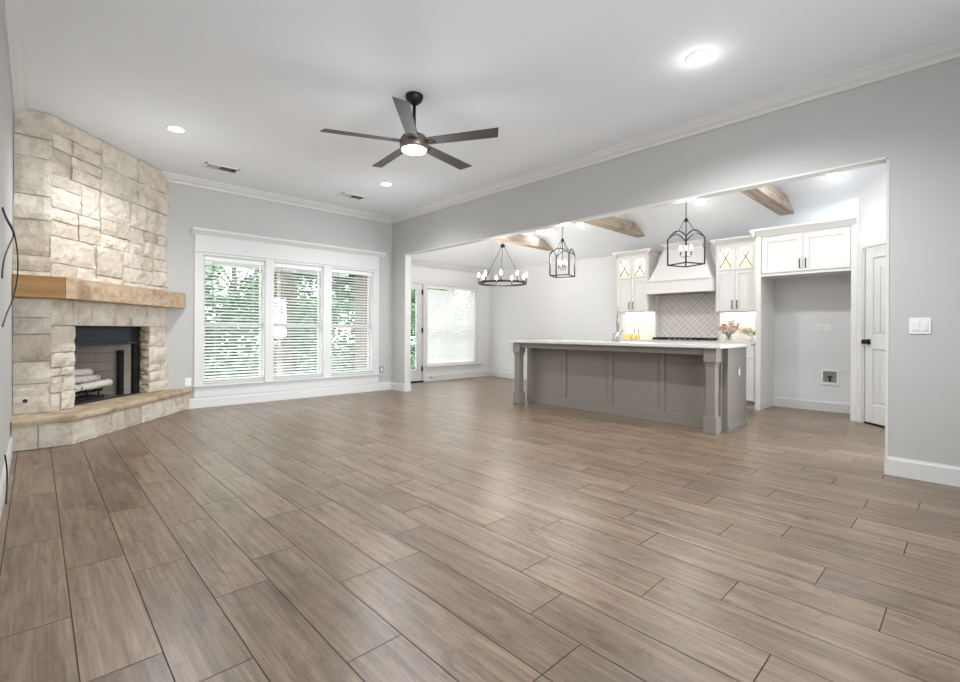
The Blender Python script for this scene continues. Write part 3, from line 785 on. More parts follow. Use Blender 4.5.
# ceiling beams
for (y0, y1), lab in (((5.585, 5.745), 'rustic wooden beam across the kitchen ceiling, farthest, above the nook end'), ((3.72, 3.88), 'rustic wooden beam across the kitchen ceiling, middle one of three'), ((1.635, 1.805), 'rustic wooden beam across the kitchen ceiling, nearest the fridge space')):
    zb, zt = 2.615, 2.78
    xe = lambda z: XK - (z - ZP) / SL - .004
    bm = BM(); m_ = lambda x: 2 * XM - x
    pr = [(xe(zb), zb), (xe(zt), zt), (m_(xe(zt)), zt), (m_(xe(zb)), zb)]
    a = [bm.verts.new((x, y0, z)) for x, z in pr]; b = [bm.verts.new((x, y1, z)) for x, z in pr]
    bm.faces.new(a[::-1]); bm.faces.new(b)
    for k in range(4): bm.faces.new((a[k], a[(k + 1) % 4], b[(k + 1) % 4], b[k]))
    tag(obj('ceiling_beam', bm, M_BEAM, bevel=.006), lab, 'beam', 'wooden beams under the kitchen ceiling')

# lantern pendants
def pendant(x, y, zb, rot, label):
    zc = ZP + SL * (x - XR2) if x < XM else ZP + SL * (XK - x)
    t = thing('lantern_pendant', label, 'pendant light', (x, y, zb), 'black lantern pendants over the island')
    Mt = Matrix.Translation((x, y, zb)) @ Matrix.Rotation(rot, 4, 'Z')
    h, s, arch = .30, .138, .075; W_ = .013
    cs = [(-s, -s), (s, -s), (s, s), (-s, s)]
    bm = BM()
    for cx, cy in cs: bar(bm, Mt @ Vector((cx, cy, 0)), Mt @ Vector((cx, cy, h)), W_)
    for i in range(4):
        a, b = cs[i], cs[(i + 1) % 4]; bar(bm, Mt @ Vector((*a, 0)), Mt @ Vector((*b, 0)), W_)
        pts = [Vector((a[0] + (b[0] - a[0]) * k / 10, a[1] + (b[1] - a[1]) * k / 10, h + arch * math.sin(math.pi * k / 10))) for k in range(11)]
        tube(bm, [Mt @ q for q in pts], W_ * .55, 6)
    obj('cage', bm, M_BLACK, t)
    bm = BM()
    for cx, cy in cs: tube(bm, [Mt @ Vector((cx, cy, h)), Mt @ Vector((cx * .8, cy * .8, h + .04)), Mt @ Vector((cx * .4, cy * .4, h + .10)), Mt @ Vector((cx * .12, cy * .12, h + .20))], .004, 6)
    tube(bm, [Mt @ Vector((0, 0, .10)), Mt @ Vector((0, 0, h + .23))], .006, 8)
    lathe(bm, [(0, h + .19), (.02, h + .195), (.022, h + .21), (.012, h + .235), (0, h + .245)], Mt.translation, 14)
    obj('stem', bm, M_BLACK, t)
    bm = BM(); z = h + .24; zmax = zc - zb - .03; i = 0
    while z < zmax:
        ring = []
        for k in range(10):
            a = 2 * math.pi * k / 10; u_ = .008 * math.cos(a)
            ring.append(Mt @ Vector((u_ if i % 2 else 0, 0 if i % 2 else u_, z + .016 + .018 * math.sin(a))))
        tube(bm, ring, .0022, 5, closed=True); z += .029; i += 1
    obj('chain', bm, M_BLACK, t)
    bm = BM(); nn = Vector((SL, 0, -1)).normalized() if x < XM else SN
    lathe(bm, [(.06, 0), (.06, .012), (.03, .028), (0, .03)], (x, y, zc), 20, nn); obj('canopy', bm, M_BLACK, t)
    bm = BM()
    for k in range(4):
        a = math.pi / 4 + k * math.pi / 2; dx, dy = .055 * math.cos(a), .055 * math.sin(a)
        tube(bm, [Mt @ Vector((0, 0, .105)), Mt @ Vector((dx * .6, dy * .6, .085)), Mt @ Vector((dx, dy, .10)), Mt @ Vector((dx, dy, .115))], .004, 6)
        lathe(bm, [(.012, .112), (.010, .118), (.009, .165)], Mt @ Vector((dx, dy, 0)), 10)
    obj('candle_arms', bm, M_CANDLE, t)
    for k in range(4):
        a = math.pi / 4 + k * math.pi / 2; dx, dy = .055 * math.cos(a), .055 * math.sin(a)
        bm = BM(); lathe(bm, [(0, .163), (.008, .165), (.015, .185), (.012, .205), (.004, .225), (0, .228)], Mt @ Vector((dx, dy, 0)), 10); obj('bulb', bm, M_BULB, t, smooth=True)
    lamp('pendant_lamp', 'POINT', Mt @ Vector((0, 0, .26)), P_PEND, WARM, t, size=.05)
pendant(5.45, 2.295, 1.825, R(-22), 'black open lantern pendant with arched top, over the near island end by the range hood')
pendant(5.45, 4.045, 1.835, R(19), 'black open lantern pendant with arched top, over the far island end by the ring chandelier')

# ring chandelier
CX_, CY_, CZ_, CR = XM, 5.92, 1.915, .435
ch = thing('ring_chandelier', 'dark iron ring chandelier with candle bulbs hanging in the breakfast nook', 'chandelier', (CX_, CY_, CZ_))
bm = BM(); prof = [(CR - .006, -.018), (CR + .006, -.018), (CR + .006, .018), (CR - .006, .018), (CR - .006, -.018)]
n = 56; rings = [[bm.verts.new((CX_ + r_ * math.cos(2 * math.pi * k / n), CY_ + r_ * math.sin(2 * math.pi * k / n), CZ_ + h_)) for k in range(n)] for r_, h_ in prof[:4]]
for i in range(4):
    a, b = rings[i], rings[(i + 1) % 4]
    for k in range(n): bm.faces.new((a[k], a[(k + 1) % n], b[(k + 1) % n], b[k]))
obj('ring', bm, M_BRONZE, ch)
hub = Vector((CX_, CY_, 2.60))
bm = BM(); lathe(bm, [(0, .03), (.03, .025), (.045, 0), (.04, -.03), (0, -.035)], hub, 18); obj('hub', bm, M_BRONZE, ch, smooth=True)
for k in range(3):
    a = R(100 + 120 * k); bm = BM(); tube(bm, [hub + Vector((.03 * math.cos(a), .03 * math.sin(a), -.02)), (CX_ + CR * math.cos(a), CY_ + CR * math.sin(a), CZ_ + .015)], .005, 8); obj('hanging_rod', bm, M_BRONZE, ch)
zc = ZP + SL * (XK - XM)
bm = BM(); tube(bm, [hub + Vector((0, 0, .02)), (CX_, CY_, zc - .02)], .006, 8); lathe(bm, [(.065, 0), (.06, -.02), (0, -.03)], (CX_, CY_, zc - .005), 20); obj('ceiling_rod', bm, M_BRONZE, ch)
for k in range(9):
    a = R(20 + 40 * k); p_ = Vector((CX_ + CR * math.cos(a), CY_ + CR * math.sin(a), CZ_))
    bm = BM(); lathe(bm, [(.022, .018), (.022, .024), (.011, .026), (.011, .10)], p_, 12); cdl = obj('candle', bm, M_CANDLE, ch)
    bm = BM(); lathe(bm, [(0, .098), (.010, .10), (.021, .13), (.018, .155), (.006, .19), (0, .195)], p_, 12); obj('bulb', bm, M_BULB, cdl, smooth=True)
lamp('chandelier_lamp', 'POINT', (CX_, CY_, CZ_ + .25), P_CHAND, WARM, ch, size=.25)

# ================================================================== KITCHEN ISLAND
IX0, IX1 = 5.02, 5.88; PX = 5.29; IY0, IY1 = 1.80, 4.60; CT = .915; CB = .882
isl = thing('kitchen_island', 'long grey panelled kitchen island with chunky corner posts', 'kitchen island', (5.45, 3.2, 0))
bm = BM(); box(bm, PX, IX1, 1.84, 4.52, 0.0, CB); obj('cabinet_body', bm, M_GREY, isl)
bm = BM()   # framed back
sy = [4.52, 4.455, 3.875, 3.165, 2.49, 1.84]
for i, c in enumerate(sy):
    hw = .028; y = c
    if i == 0: box(bm, PX - .02, PX, 4.455, 4.52, .0, CB)
    elif i == 1: box(bm, PX - .02, PX, 4.42, 4.4545, .1255, CB - .0605)
    elif i == 5: box(bm, PX - .02, PX, 1.84, 1.8995, 0, CB)
    else: box(bm, PX - .02, PX, y - hw, y + hw, .1255, CB - .0605)
box(bm, PX - .02, PX, 1.90, 4.4545, 0, .125); box(bm, PX - .02, PX, 1.90, 4.4545, CB - .06, CB)
obj('back_panel', bm, M_GREY, isl, bevel=.003)
bm = BM(); box(bm, PX - .030, PX - .0205, 1.84, 4.52, 0, .03); obj('base_moulding', bm, M_GREY, isl, bevel=.002)
bm = BM(); box(bm, PX + .01, IX1 + .0, 1.785, 1.84, 0, CB); box(bm, PX + .02, IX1, 1.775, 1.785, 0, .05); obj('end_panel', bm, M_GREY, isl, bevel=.003)
bm = BM(); box(bm, PX + .01, IX1, 4.52, 4.57, 0, CB); obj('end_panel', bm, M_GREY, isl, bevel=.003)
bm = BM(); box(bm, IX0 + .03, IX0 + .05, IY0 + .12, IY1 - .12, .81, CB); box(bm, IX0 + .1, PX, IY0 + .05, IY0 + .07, .81, CB); box(bm, IX0 + .1, PX, IY1 - .07, IY1 - .05, .81, CB); obj('apron', bm, M_GREY, isl)
for ya in (IY0, IY1 - .13):
    bm = BM(); x0, x1, y0, y1 = IX0, IX0 + .13, ya, ya + .13; cx, cy = (x0 + x1) / 2, (y0 + y1) / 2
    def sq(h0, h1, s): box(bm, cx - s, cx + s, cy - s, cy + s, h0, h1)
    sq(0, .17, .065); sq(.17, .185, .058); sq(.185, .70, .048); sq(.70, .715, .057); sq(.735, CB, .065); sq(.715, .735, .052)
    obj('post', bm, M_GREY, isl, bevel=.006)
bm = BM(); box(bm, 5.58, 5.66, 1.776, 1.786, .55, .67); out = obj('outlet_plate', bm, M_GREYPL, isl, bevel=.003)
bm = BM(); box(bm, 5.605, 5.635, 1.773, 1.777, .58, .64); obj('socket', bm, M_PLASTIC, out)
bm = BM(); box(bm, 4.98, 5.92, 1.75, 4.66, CB, CT); bmesh.ops.bevel(bm, geom=[e for e in bm.edges], offset=.005, segments=2, affect='EDGES')
tag(obj('countertop', bm, M_QUARTZ), 'long white quartz countertop lying on the grey island', 'countertop')
# island tap
fa = thing('kitchen_faucet', 'tall gooseneck chrome faucet standing on the island countertop', 'faucet', (5.70, 3.31, CT))
bm = BM(); pts = [(5.70, 3.31, CT), (5.70, 3.31, CT + .28)] + [(5.70 + .865 * (.09 - .09 * math.cos(a)), 3.31 + .5 * (.09 - .09 * math.cos(a)), CT + .30 + .15 * math.sin(a)) for a in [math.pi * k / 10 for k in range(0, 11)]] + [(5.856, 3.40, CT + .22)]
lathe(bm, [(.03, CT), (.03, CT + .012), (.022, CT + .02), (.02, CT + .12), (.0, CT + .121)], (5.70, 3.31, 0), 16); tube(bm, pts, .014, 12); obj('spout', bm, M_CHROME, fa, smooth=True)
bm = BM(); lathe(bm, [(.0, .20), (.02, .20), (.02, .30), (.015, .31)], (5.856, 3.40, CT - .02), 14); obj('spray_head', bm, M_CHROME, fa, smooth=True)
bm = BM(); tube(bm, [(5.70, 3.31, CT + .085), (5.70, 3.26, CT + .10), (5.70, 3.235, CT + .16)], .007, 8); obj('handle', bm, M_CHROME, fa)
sd = thing('soap_dispenser', 'small chrome soap pump beside the tall faucet on the island', 'soap dispenser', (5.70, 3.375, CT))
bm = BM(); lathe(bm, [(.024, 0), (.024, .01), (.013, .016), (.013, .03), (.006, .032), (.006, .1), (0, .1)], (5.70, 3.375, CT), 14); obj('pump_body', bm, M_CHROME, sd)
bm = BM(); tube(bm, [(5.70, 3.375, CT + .095), (5.74, 3.375, CT + .10), (5.775, 3.375, CT + .09)], .005, 8); obj('nozzle', bm, M_CHROME, sd)

XC = XK - .004
# ================================================================== KITCHEN WALL CABINETS
def shaker(bm, x, y0, y1, z0, z1, st=.06, th=.02):       # door whose face looks to -X at plane x
    box(bm, x - th, x, y0, y0 + st, z0, z1); box(bm, x - th, x, y1 - st, y1, z0, z1); box(bm, x - th, x, y0 + st, y1 - st, z0, z0 + st); box(bm, x - th, x, y0 + st, y1 - st, z1 - st, z1)
    box(bm, x - th + .01, x, y0 + st, y1 - st, z0 + st, z1 - st)
def pull(x, y, z, parent, vert=True, L=.11):
    bm = BM(); h = L / 2
    if vert: tube(bm, [(x, y, z - h), (x - .03, y, z - h), (x - .03, y, z + h), (x, y, z + h)], .0065, 8)
    else: tube(bm, [(x, y - h, z), (x - .03, y - h, z), (x - .03, y + h, z), (x, y + h, z)], .0065, 8)
    obj('handle', bm, M_BLACK, parent)
CCR = [(0, 0), (.012, 0), (.02, .02), (.05, .05), (.062, .06), (.062, .085), (0, .085)]

def upper(y0, y1, label, zb, inset=.012, left=True):
    xf = 7.32; zt = 2.325
    t = thing('wall_cabinet', label, 'wall cabinet', (xf, (y0 + y1) / 2, zb), 'wall cabinets beside the range hood')
    bm = BM(); e = .018
    box(bm, xf, XC, y0, y0 + e, zb, zt); box(bm, xf, XC, y1 - e, y1, zb, zt); box(bm, xf, XC, y0 + e, y1 - e, zb, zb + .03); box(bm, xf, XC, y0 + e, y1 - e, zt - .02, zt)
    box(bm, XC - .012, XC, y0 + e, y1 - e, zb + .03, zt - .02); box(bm, xf, XC - .012, y0 + e, y1 - e, 1.945, 1.96)
    box(bm, xf, xf + .02, y0 + e, y1 - e, zb + .03, 1.945)
    body = obj('cabinet_body', bm, M_CAB, t)
    bm = BM(); sweep(bm, CCR, (xf, y0 - .0, zt), (xf, y1, zt), (-1, 0, 0)); 
    if left: sweep(bm, CCR, (xf - .062, y0, zt), (XC, y0, zt), (0, -1, 0))
    sweep(bm, CCR, (xf - .062, y1, zt), (XC, y1, zt), (0, 1, 0)); obj('crown', bm, M_CAB, t)
    ym = (y0 + inset + y1) / 2
    for a, b, inner in ((y0 + inset, ym - .002, 1), (ym + .002, y1 - .012, -1)):
        bm = BM(); shaker(bm, xf, a, b, zb + .015, 1.935, .05)
        dr = obj('door', bm, M_CAB, t, bevel=.003)
        pull(xf - .02, (b - .03) if inner == 1 else (a + .03), zb + .11, dr)
        gz0, gz1 = 1.945, 2.31
        bm = BM(); s_ = .05
        box(bm, xf - .02, xf, a, a + s_, gz0, gz1); box(bm, xf - .02, xf, b - s_, b, gz0, gz1); box(bm, xf - .02, xf, a + s_, b - s_, gz0, gz0 + .04); box(bm, xf - .02, xf, a + s_, b - s_, gz1 - s_, gz1)
        gd = obj('glass_door', bm, M_CAB, t, bevel=.003)
        bm = BM(); box(bm, xf - .011, xf - .008, a + s_, b - s_, gz0 + .04, gz1 - s_); obj('pane', bm, M_GLASS, gd)
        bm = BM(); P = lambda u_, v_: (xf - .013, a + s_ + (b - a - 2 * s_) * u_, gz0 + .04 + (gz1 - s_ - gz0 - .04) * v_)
        bar(bm, P(0, 0), P(1, 1), .013); bar(bm, P(0, 1), P(1, 0), .013); obj('cross_muntin', bm, M_BACKLIT, gd)
    bm = BM(); box(bm, XC - .06, XC - .02, y0 + .05, y1 - .05, zt - .032, zt - .022); obj('interior_light_strip', bm, M_LED, t)
    lamp('cabinet_lamp', 'AREA', (XC - .12, ym, zt - .035), .8, (1, .88, .66), t, size=.12, size_y=y1 - y0 - .1)
    bm = BM(); box(bm, XC - .10, XC - .06, y0 + .04, y1 - .04, zb - .010, zb); obj('under_light_strip', bm, M_LED, t)
    lamp('under_cabinet_lamp', 'AREA', (XC - .12, ym, zb - .012), .45, (1, .92, .78), t, size=.05, size_y=y1 - y0 - .1)
upper(2.034, 2.64, 'white wall cabinet with lit crossed glass tops, between the range hood and the fridge space', 1.335, .068, False)
upper(3.69, 4.265, 'white wall cabinet with lit crossed glass tops at the far side of the range hood', 1.375)

# range hood
hd = thing('range_hood', 'white tapered plaster-style range hood above the cooktop', 'range hood', (7.3, 3.165, 1.65))
y0, y1 = 2.645, 3.685
bm = BM()
box(bm, 7.20, XC, y0, y1, 1.655, 1.845); 
obj('hood_band', bm, M_CAB, hd, bevel=.004)
bm = BM(); sweep(bm, [(0, 0), (.015, 0), (.015, .02), (0, .025)], (7.20, y0, 1.845), (7.20, y1, 1.845), (-1, 0, 0)); sweep(bm, [(0, 0), (.012, 0), (.012, .02), (0, .02)], (7.20, y0, 1.655), (7.20, y1, 1.655), (-1, 0, 0)); obj('band_moulding', bm, M_CAB, hd)
bm = BM()
lo = [(7.225, y0 + .02, 1.845), (7.225, y1 - .02, 1.845), (XC, y1 - .02, 1.845), (XC, y0 + .02, 1.845)]
hi = [(7.40, 2.87, 2.43), (7.40, 3.46, 2.43), (XC, 3.46, 2.43), (XC, 2.87, 2.43)]
N = 6; rows = []
for i in range(N + 1):
    s_ = i / N; e_ = 1 - (1 - s_) ** 1.25; rows.append([bm.verts.new(Vector(a).lerp(Vector(b), e_) * 1 if False else Vector((a[0] + (b[0] - a[0]) * e_, a[1] + (b[1] - a[1]) * e_, a[2] + (b[2] - a[2]) * s_))) for a, b in zip(lo, hi)])
for a, b in zip(rows, rows[1:]):
    for k in range(4): bm.faces.new((a[k], a[(k + 1) % 4], b[(k + 1) % 4], b[k]))
bm.faces.new(rows[0][::-1]); bm.faces.new(rows[-1])
obj('hood_chimney', bm, M_CAB, hd)
bm = BM()
box(bm, 7.34, XC, 2.83, 3.50, 2.43, 2.455)
sweep(bm, [(0, 0), (.01, 0), (.045, .045), (.045, .06), (0, .06)], (7.40, 2.87, 2.37), (7.40, 3.46, 2.37), (-1, 0, 0)); sweep(bm, [(0, 0), (.01, 0), (.045, .045), (.045, .06), (0, .06)], (7.36, 2.87, 2.37), (7.58, 2.87, 2.37), (0, -1, 0))
obj('hood_crown', bm, M_CAB, hd)
bm = BM(); box(bm, 7.28, XC - .04, y0 + .1, y1 - .1, 1.650, 1.656); obj('filter', bm, M_GREYPL, hd)
for a in (y0, y1 - .03):
    bm = BM(); box(bm, XC - .12, XC, a, a + .03, CT, 1.65); obj('side_pilaster', bm, M_CAB, hd)

# backsplash
bm = BM(); box(bm, XC - .012, XC, y0 + .03, y1 - .03, CT, 1.65); tag(obj('backsplash', bm, M_HERRING), 'pearl grey diagonal tile backsplash behind the cooktop', 'backsplash')
bm = BM(); box(bm, XC - .010, XC, y1, 4.35, CT, 1.375); tag(obj('backsplash', bm, M_SUBWAY), 'white tile backsplash behind the yellow box, under the far wall cabinet', 'backsplash')
bm = BM(); box(bm, XC - .010, XC, 2.03, y0, CT, 1.335); tag(obj('backsplash', bm, M_SUBWAY), 'white tile backsplash behind the flowers, beside the fridge space', 'backsplash')

# base cabinets and wall countertop
def base(y0, y1, label, drawers):
    t = thing('base_cabinet', label, 'base cabinet', (7.05, (y0 + y1) / 2, 0), 'white base cabinets along the kitchen wall')
    bm = BM(); box(bm, 7.05, XC, y0, y1, .1, CB); box(bm, 7.12, XC, y0, y1, 0, .1); obj('cabinet_body', bm, M_CAB, t)
    bm = BM(); box(bm, 7.03, 7.05, y0 + .01, y1 - .01, .70, .86); dr = obj('drawer', bm, M_CAB, t, bevel=.003); pull(7.03, (y0 + y1) / 2, .78, dr, False)
    bm = BM(); shaker(bm, 7.05, y0 + .01, y1 - .01, .12, .69); dr = obj('door', bm, M_CAB, t, bevel=.003); pull(7.03, y1 - .05, .6, dr)
base(2.035, 2.70, 'white base cabinet between the range and the fridge space', 1)
base(3.50, 4.30, 'white base cabinet at the far side of the range, behind the island', 1)
bm = BM(); box(bm, 7.02, XC - .012, 2.033, 4.33, CB, CT); bmesh.ops.bevel(bm, geom=bm.edges[:], offset=.004, segments=2, affect='EDGES'); tag(obj('countertop', bm, M_QUARTZ), 'white countertop along the kitchen wall under the range hood', 'countertop')
ck = thing('cooktop', 'black gas cooktop with iron grates set in the back countertop', 'cooktop', (7.3, 3.1, CT))
bm = BM(); box(bm, 7.09, 7.52, 2.69, 3.53, CT, CT + .012); obj('cooktop_plate', bm, M_CHROME, ck, bevel=.004)
for yc in (2.82, 3.10, 3.38):
    bm = BM()
    for dx in (7.14, 7.32, 7.49): box(bm, dx - .008, dx + .008, yc - .130, yc + .130, CT + .03, CT + .045)
    for dy in (-.13, 0, .13): box(bm, 7.12, 7.51, yc + dy - .008, yc + dy + .008, CT + .012, CT + .045)
    obj('grate', bm, M_BLACK, ck)
for i in range(5):
    bm = BM(); lathe(bm, [(.018, 0), (.018, .022), (.0, .024)], (7.105, 2.92 + i * .08, CT + .012), 12); obj('knob', bm, M_CHROME, ck)

# fridge surround
fr = thing('fridge_surround', 'tall white fridge surround with an empty refrigerator space under two doors', 'cabinet', (7.05, 1.49, 0))
fy0, fy1, xf, zt = .955, 2.028, 7.05, 2.325
bm = BM(); box(bm, xf, XC, fy1 - .065, fy1, 0, zt); box(bm, xf - .02, xf + .0, fy1 - .065, fy1, 0, 1.81); obj('side_panel', bm, M_CAB, fr, bevel=.003)
bm = BM(); box(bm, xf, XC, fy0, fy0 + .055, 0, zt); box(bm, xf - .02, xf, fy0, fy0 + .055, 0, zt); obj('side_panel', bm, M_CAB, fr, bevel=.003)
bm = BM(); box(bm, xf + .002, XC, fy0 + .055, fy1 - .065, 1.805, zt); box(bm, xf - .02, xf + .002, fy1 - .065, fy1, 1.81, zt); box(bm, xf - .02, xf, fy0 + .055, fy1 - .065, 1.79, 1.815); obj('cabinet_body', bm, M_CAB, fr)
bm = BM(); sweep(bm, [(0, 0), (.02, 0), (.03, .02), (.065, .06), (.075, .07), (.075, .1), (0, .1)], (xf, fy0, zt), (xf, fy1 + .06, zt), (-1, 0, 0)); sweep(bm, [(0, 0), (.015, 0), (.05, .06), (.055, .1), (0, .1)], (xf - .07, fy1, zt), (7.25, fy1, zt), (0, 1, 0)); obj('crown', bm, M_CAB, fr)
ym = (fy0 + fy1) / 2
for a, b, s_ in ((fy0 + .062, ym - .002, 1), (ym + .002, fy1 - .072, -1)):
    bm = BM(); shaker(bm, xf, a, b, 1.83, 2.30, .065); dr = obj('door', bm, M_CAB, fr, bevel=.003); pull(xf - .02, b - .03 if s_ == 1 else a + .03, 1.925, dr)

# outlets in the fridge space
def plate(name, lab, cat, M, wd, ht, mats, parts, grp=None):
    t = thing(name, lab, cat, M.translation, grp)
    bm = BM(); box(bm, -wd / 2, wd / 2, 0, .006, -ht / 2, ht / 2, M); obj('cover_plate', bm, mats[0], t, bevel=.002)
    for nm, x0, x1, z0, z1, mt in parts:
        bm = BM(); box(bm, x0, x1, .005, .011, z0, z1, M); obj(nm, bm, mt, t, bevel=.0015)
    return t
def faceM(p, right, out): r_, o_ = Vector(right), Vector(out); return Matrix(((r_.x, o_.x, 0, p[0]), (r_.y, o_.y, 0, p[1]), (0, 0, 1, p[2]), (0, 0, 0, 1)))
duo = [('socket', -.018, .018, .01, .042, M_PLASTIC), ('socket', -.018, .018, -.042, -.01, M_PLASTIC)]
kM = lambda y, z: faceM((XK, y, z), (0, -1, 0), (-1, 0, 0))
plate('wall_outlet', 'white outlet plate inside the fridge space, the one nearer the left panel', 'outlet', kM(1.455, 1.11), .075, .115, [M_PLASTIC], duo, 'outlets in the fridge space')
plate('wall_outlet', 'white outlet plate inside the fridge space, nearer the pantry door', 'outlet', kM(1.35, 1.105), .075, .115, [M_PLASTIC], duo, 'outlets in the fridge space')
wb = thing('water_supply_box', 'recessed white ice-maker water box low in the fridge space', 'water box', (XK, 1.31, .455))
bm = BM(); Mk = kM(1.315, .455); h, w2 = .10, .095
for a in ((-w2, w2, h - .022, h), (-w2, w2, -h, -h + .03), (-w2, -w2 + .022, -h + .0305, h - .0225), (w2 - .022, w2, -h + .0305, h - .0225)): box(bm, a[0], a[1], 0, .014, a[2], a[3], Mk)
obj('box_frame', bm, M_PLASTIC, wb, bevel=.002)
bm = BM(); box(bm, -w2 + .02, w2 - .02, .0005, .002, -h + .025, h - .02, Mk); obj('recess', bm, M_GREYPL, wb)
bm = BM(); tube(bm, [Mk @ Vector((0, .004, -.05)), Mk @ Vector((0, .02, -.03)), Mk @ Vector((0, .02, .01))], .009, 8); tube(bm, [Mk @ Vector((-.03, .022, .012)), Mk @ Vector((.03, .022, .012))], .007, 8); obj('shutoff_valve', bm, M_BLACK, wb)

# switch and outlets in the living room
sM = faceM((XR, .268, 1.10), (0, -1, 0), (-1, 0, 0))
plate('light_switch', 'double rocker light switch on the grey wall right of the opening', 'light switch', sM, .117, .115, [M_PLASTIC],
      [('rocker', -.042, -.005, -.034, .034, M_PLASTIC), ('rocker', .005, .042, -.034, .034, M_PLASTIC)])
wM = lambda x, z: faceM((x, YW, z), (1, 0, 0), (0, -1, 0))
plate('wall_outlet', 'dark grey outlet plate with white socket by the room corner', 'outlet', wM(4.385, .365), .075, .115, [M_GREYPL], [('socket', -.014, .014, -.034, .034, M_PLASTIC)])
plate('wall_outlet', 'white outlet plate low on the wall between hearth and windows', 'outlet', wM(1.462, .352), .075, .115, [M_PLASTIC], duo)
t = thing('door_stop', 'tiny metal door stop on the nook baseboard below the window', 'door stop', (5.93, YN - .015, .08))
bm = BM(); lathe(bm, [(.016, 0), (.016, .004), (.006, .006), (.006, .06), (.011, .062), (.011, .075), (0, .077)], (5.93, YN - .015, .08), 10, (0, -1, 0)); obj('spring_post', bm, M_CHROME, t)

# ================================================================== ON THE BACK COUNTER
M_YEL = mat('yellow_painted_tin', (.84, .66, .27), .4, var=.1)
M_PEACH = mat('peach_petal', (.78, .48, .38), .7, var=.12); M_PINK = mat('pale_pink_petal', (.80, .62, .66), .7, var=.12); M_WHITEP = mat('white_petal', (.85, .82, .80), .7, var=.05); M_MAUVE = mat('mauve_petal', (.52, .40, .44), .7, var=.12)
M_STEMG = mat('green_stem', (.16, .24, .08), .6, var=.2); M_OLIVE = mat('olive_leaf', (.30, .33, .07), .55, var=.25)
yb = thing('yellow_box', 'low yellow box on the back counter under the far wall cabinet', 'box', (7.33, 4.06, CT))
bm = BM(); box(bm, 7.28, 7.38, 3.99, 4.14, CT, CT + .085); obj('tin_body', bm, M_YEL, yb, bevel=.006)
bm = BM(); box(bm, 7.277, 7.383, 3.987, 4.143, CT + .072, CT + .09); obj('lid', bm, M_YEL, yb, bevel=.004)
for y, lab in ((3.945, 'squat yellow bottle with a thin neck, the one touching the yellow box'), (3.875, 'squat yellow bottle with a thin neck, nearer the cooktop')):
    t = thing('oil_bottle', lab, 'bottle', (7.33, y, CT), 'yellow bottles by the yellow box')
    bm = BM(); lathe(bm, [(.028, 0), (.031, .008), (.031, .065), (.022, .085), (.009, .095), (0, .095)], (7.33, y, CT), 16); obj('bottle_body', bm, M_YEL, t, smooth=True)
    bm = BM(); lathe(bm, [(.008, .094), (.007, .16), (.010, .162), (.010, .178), (0, .18)], (7.33, y, CT), 12); obj('neck', bm, M_GREYPL, t)

fl = thing('flower_vase', 'bouquet of peach and pale pink flowers in a clear glass vase by the cooktop', 'flower vase', (7.35, 2.47, CT))
vx, vy = 7.35, 2.47
bm = BM(); lathe(bm, [(.045, .002), (.05, .006), (.042, .05), (.036, .09), (.05, .13), (.047, .13), (.033, .09), (.038, .05), (.044, .012), (0, .01)], (vx, vy, CT), 20); obj('vase', bm, M_CLEAR, fl, smooth=True)
flowers = [(.0, .10, .15, .055, M_PEACH), (-.03, .04, .19, .045, M_PEACH), (.02, .075, .21, .04, M_PEACH), (-.05, .09, .12, .04, M_WHITEP), (-.04, -.01, .14, .045, M_PINK), (-.02, -.05, .20, .05, M_PINK), (.02, -.09, .17, .05, M_PINK), (-.05, -.07, .12, .04, M_MAUVE), (.0, -.02, .25, .04, M_WHITEP), (.01, -.06, .28, .035, M_WHITEP), (.02, -.12, .23, .035, M_PINK), (-.05, .03, .11, .035, M_MAUVE)]
bm = BM()
for dx, dy, dz, r_, m_ in flowers: tube(bm, [(vx, vy, CT + .015), (vx + dx * .25, vy + dy * .25, CT + .09), (vx + dx, vy + dy, CT + dz)], .003, 6)
obj('stems', bm, M_STEMG, fl)
rg = random.Random(3)
for dx, dy, dz, r_, m_ in flowers:
    bm = BM(); c = Vector((vx + dx, vy + dy, CT + dz))
    ball(bm, c, r_ * .5, 1)
    for k in range(14):   # cupped petals
        a = k * 2.4; el = .2 + 1.2 * (k / 14); dr = Vector((math.cos(a) * math.cos(el), math.sin(a) * math.cos(el), math.sin(el))); u_, v_ = frame_of(dr); s_ = r_ * .55
        q = [bm.verts.new(c + dr * r_ * f + u_ * s_ * g + v_ * s_ * h_) for f, g, h_ in ((.75, -.6, -.5), (.75, .6, -.5), (1.0, .75, .3), (1.02, 0, .75), (1.0, -.75, .3), )]
        bm.faces.new(q)
    obj('blossom', bm, m_, fl)
gp = thing('green_sprig', 'olive green leafy sprig in a small white pot on the counter by the fridge panel', 'plant', (7.35, 2.18, CT))
gx, gy = 7.35, 2.19
bm = BM(); lathe(bm, [(.035, 0), (.045, .01), (.05, .08), (.045, .085), (.04, .07), (0, .07)], (gx, gy, CT), 20); obj('pot', bm, M_PLASTIC, gp, smooth=True)
bm = BM(); bl = BM()
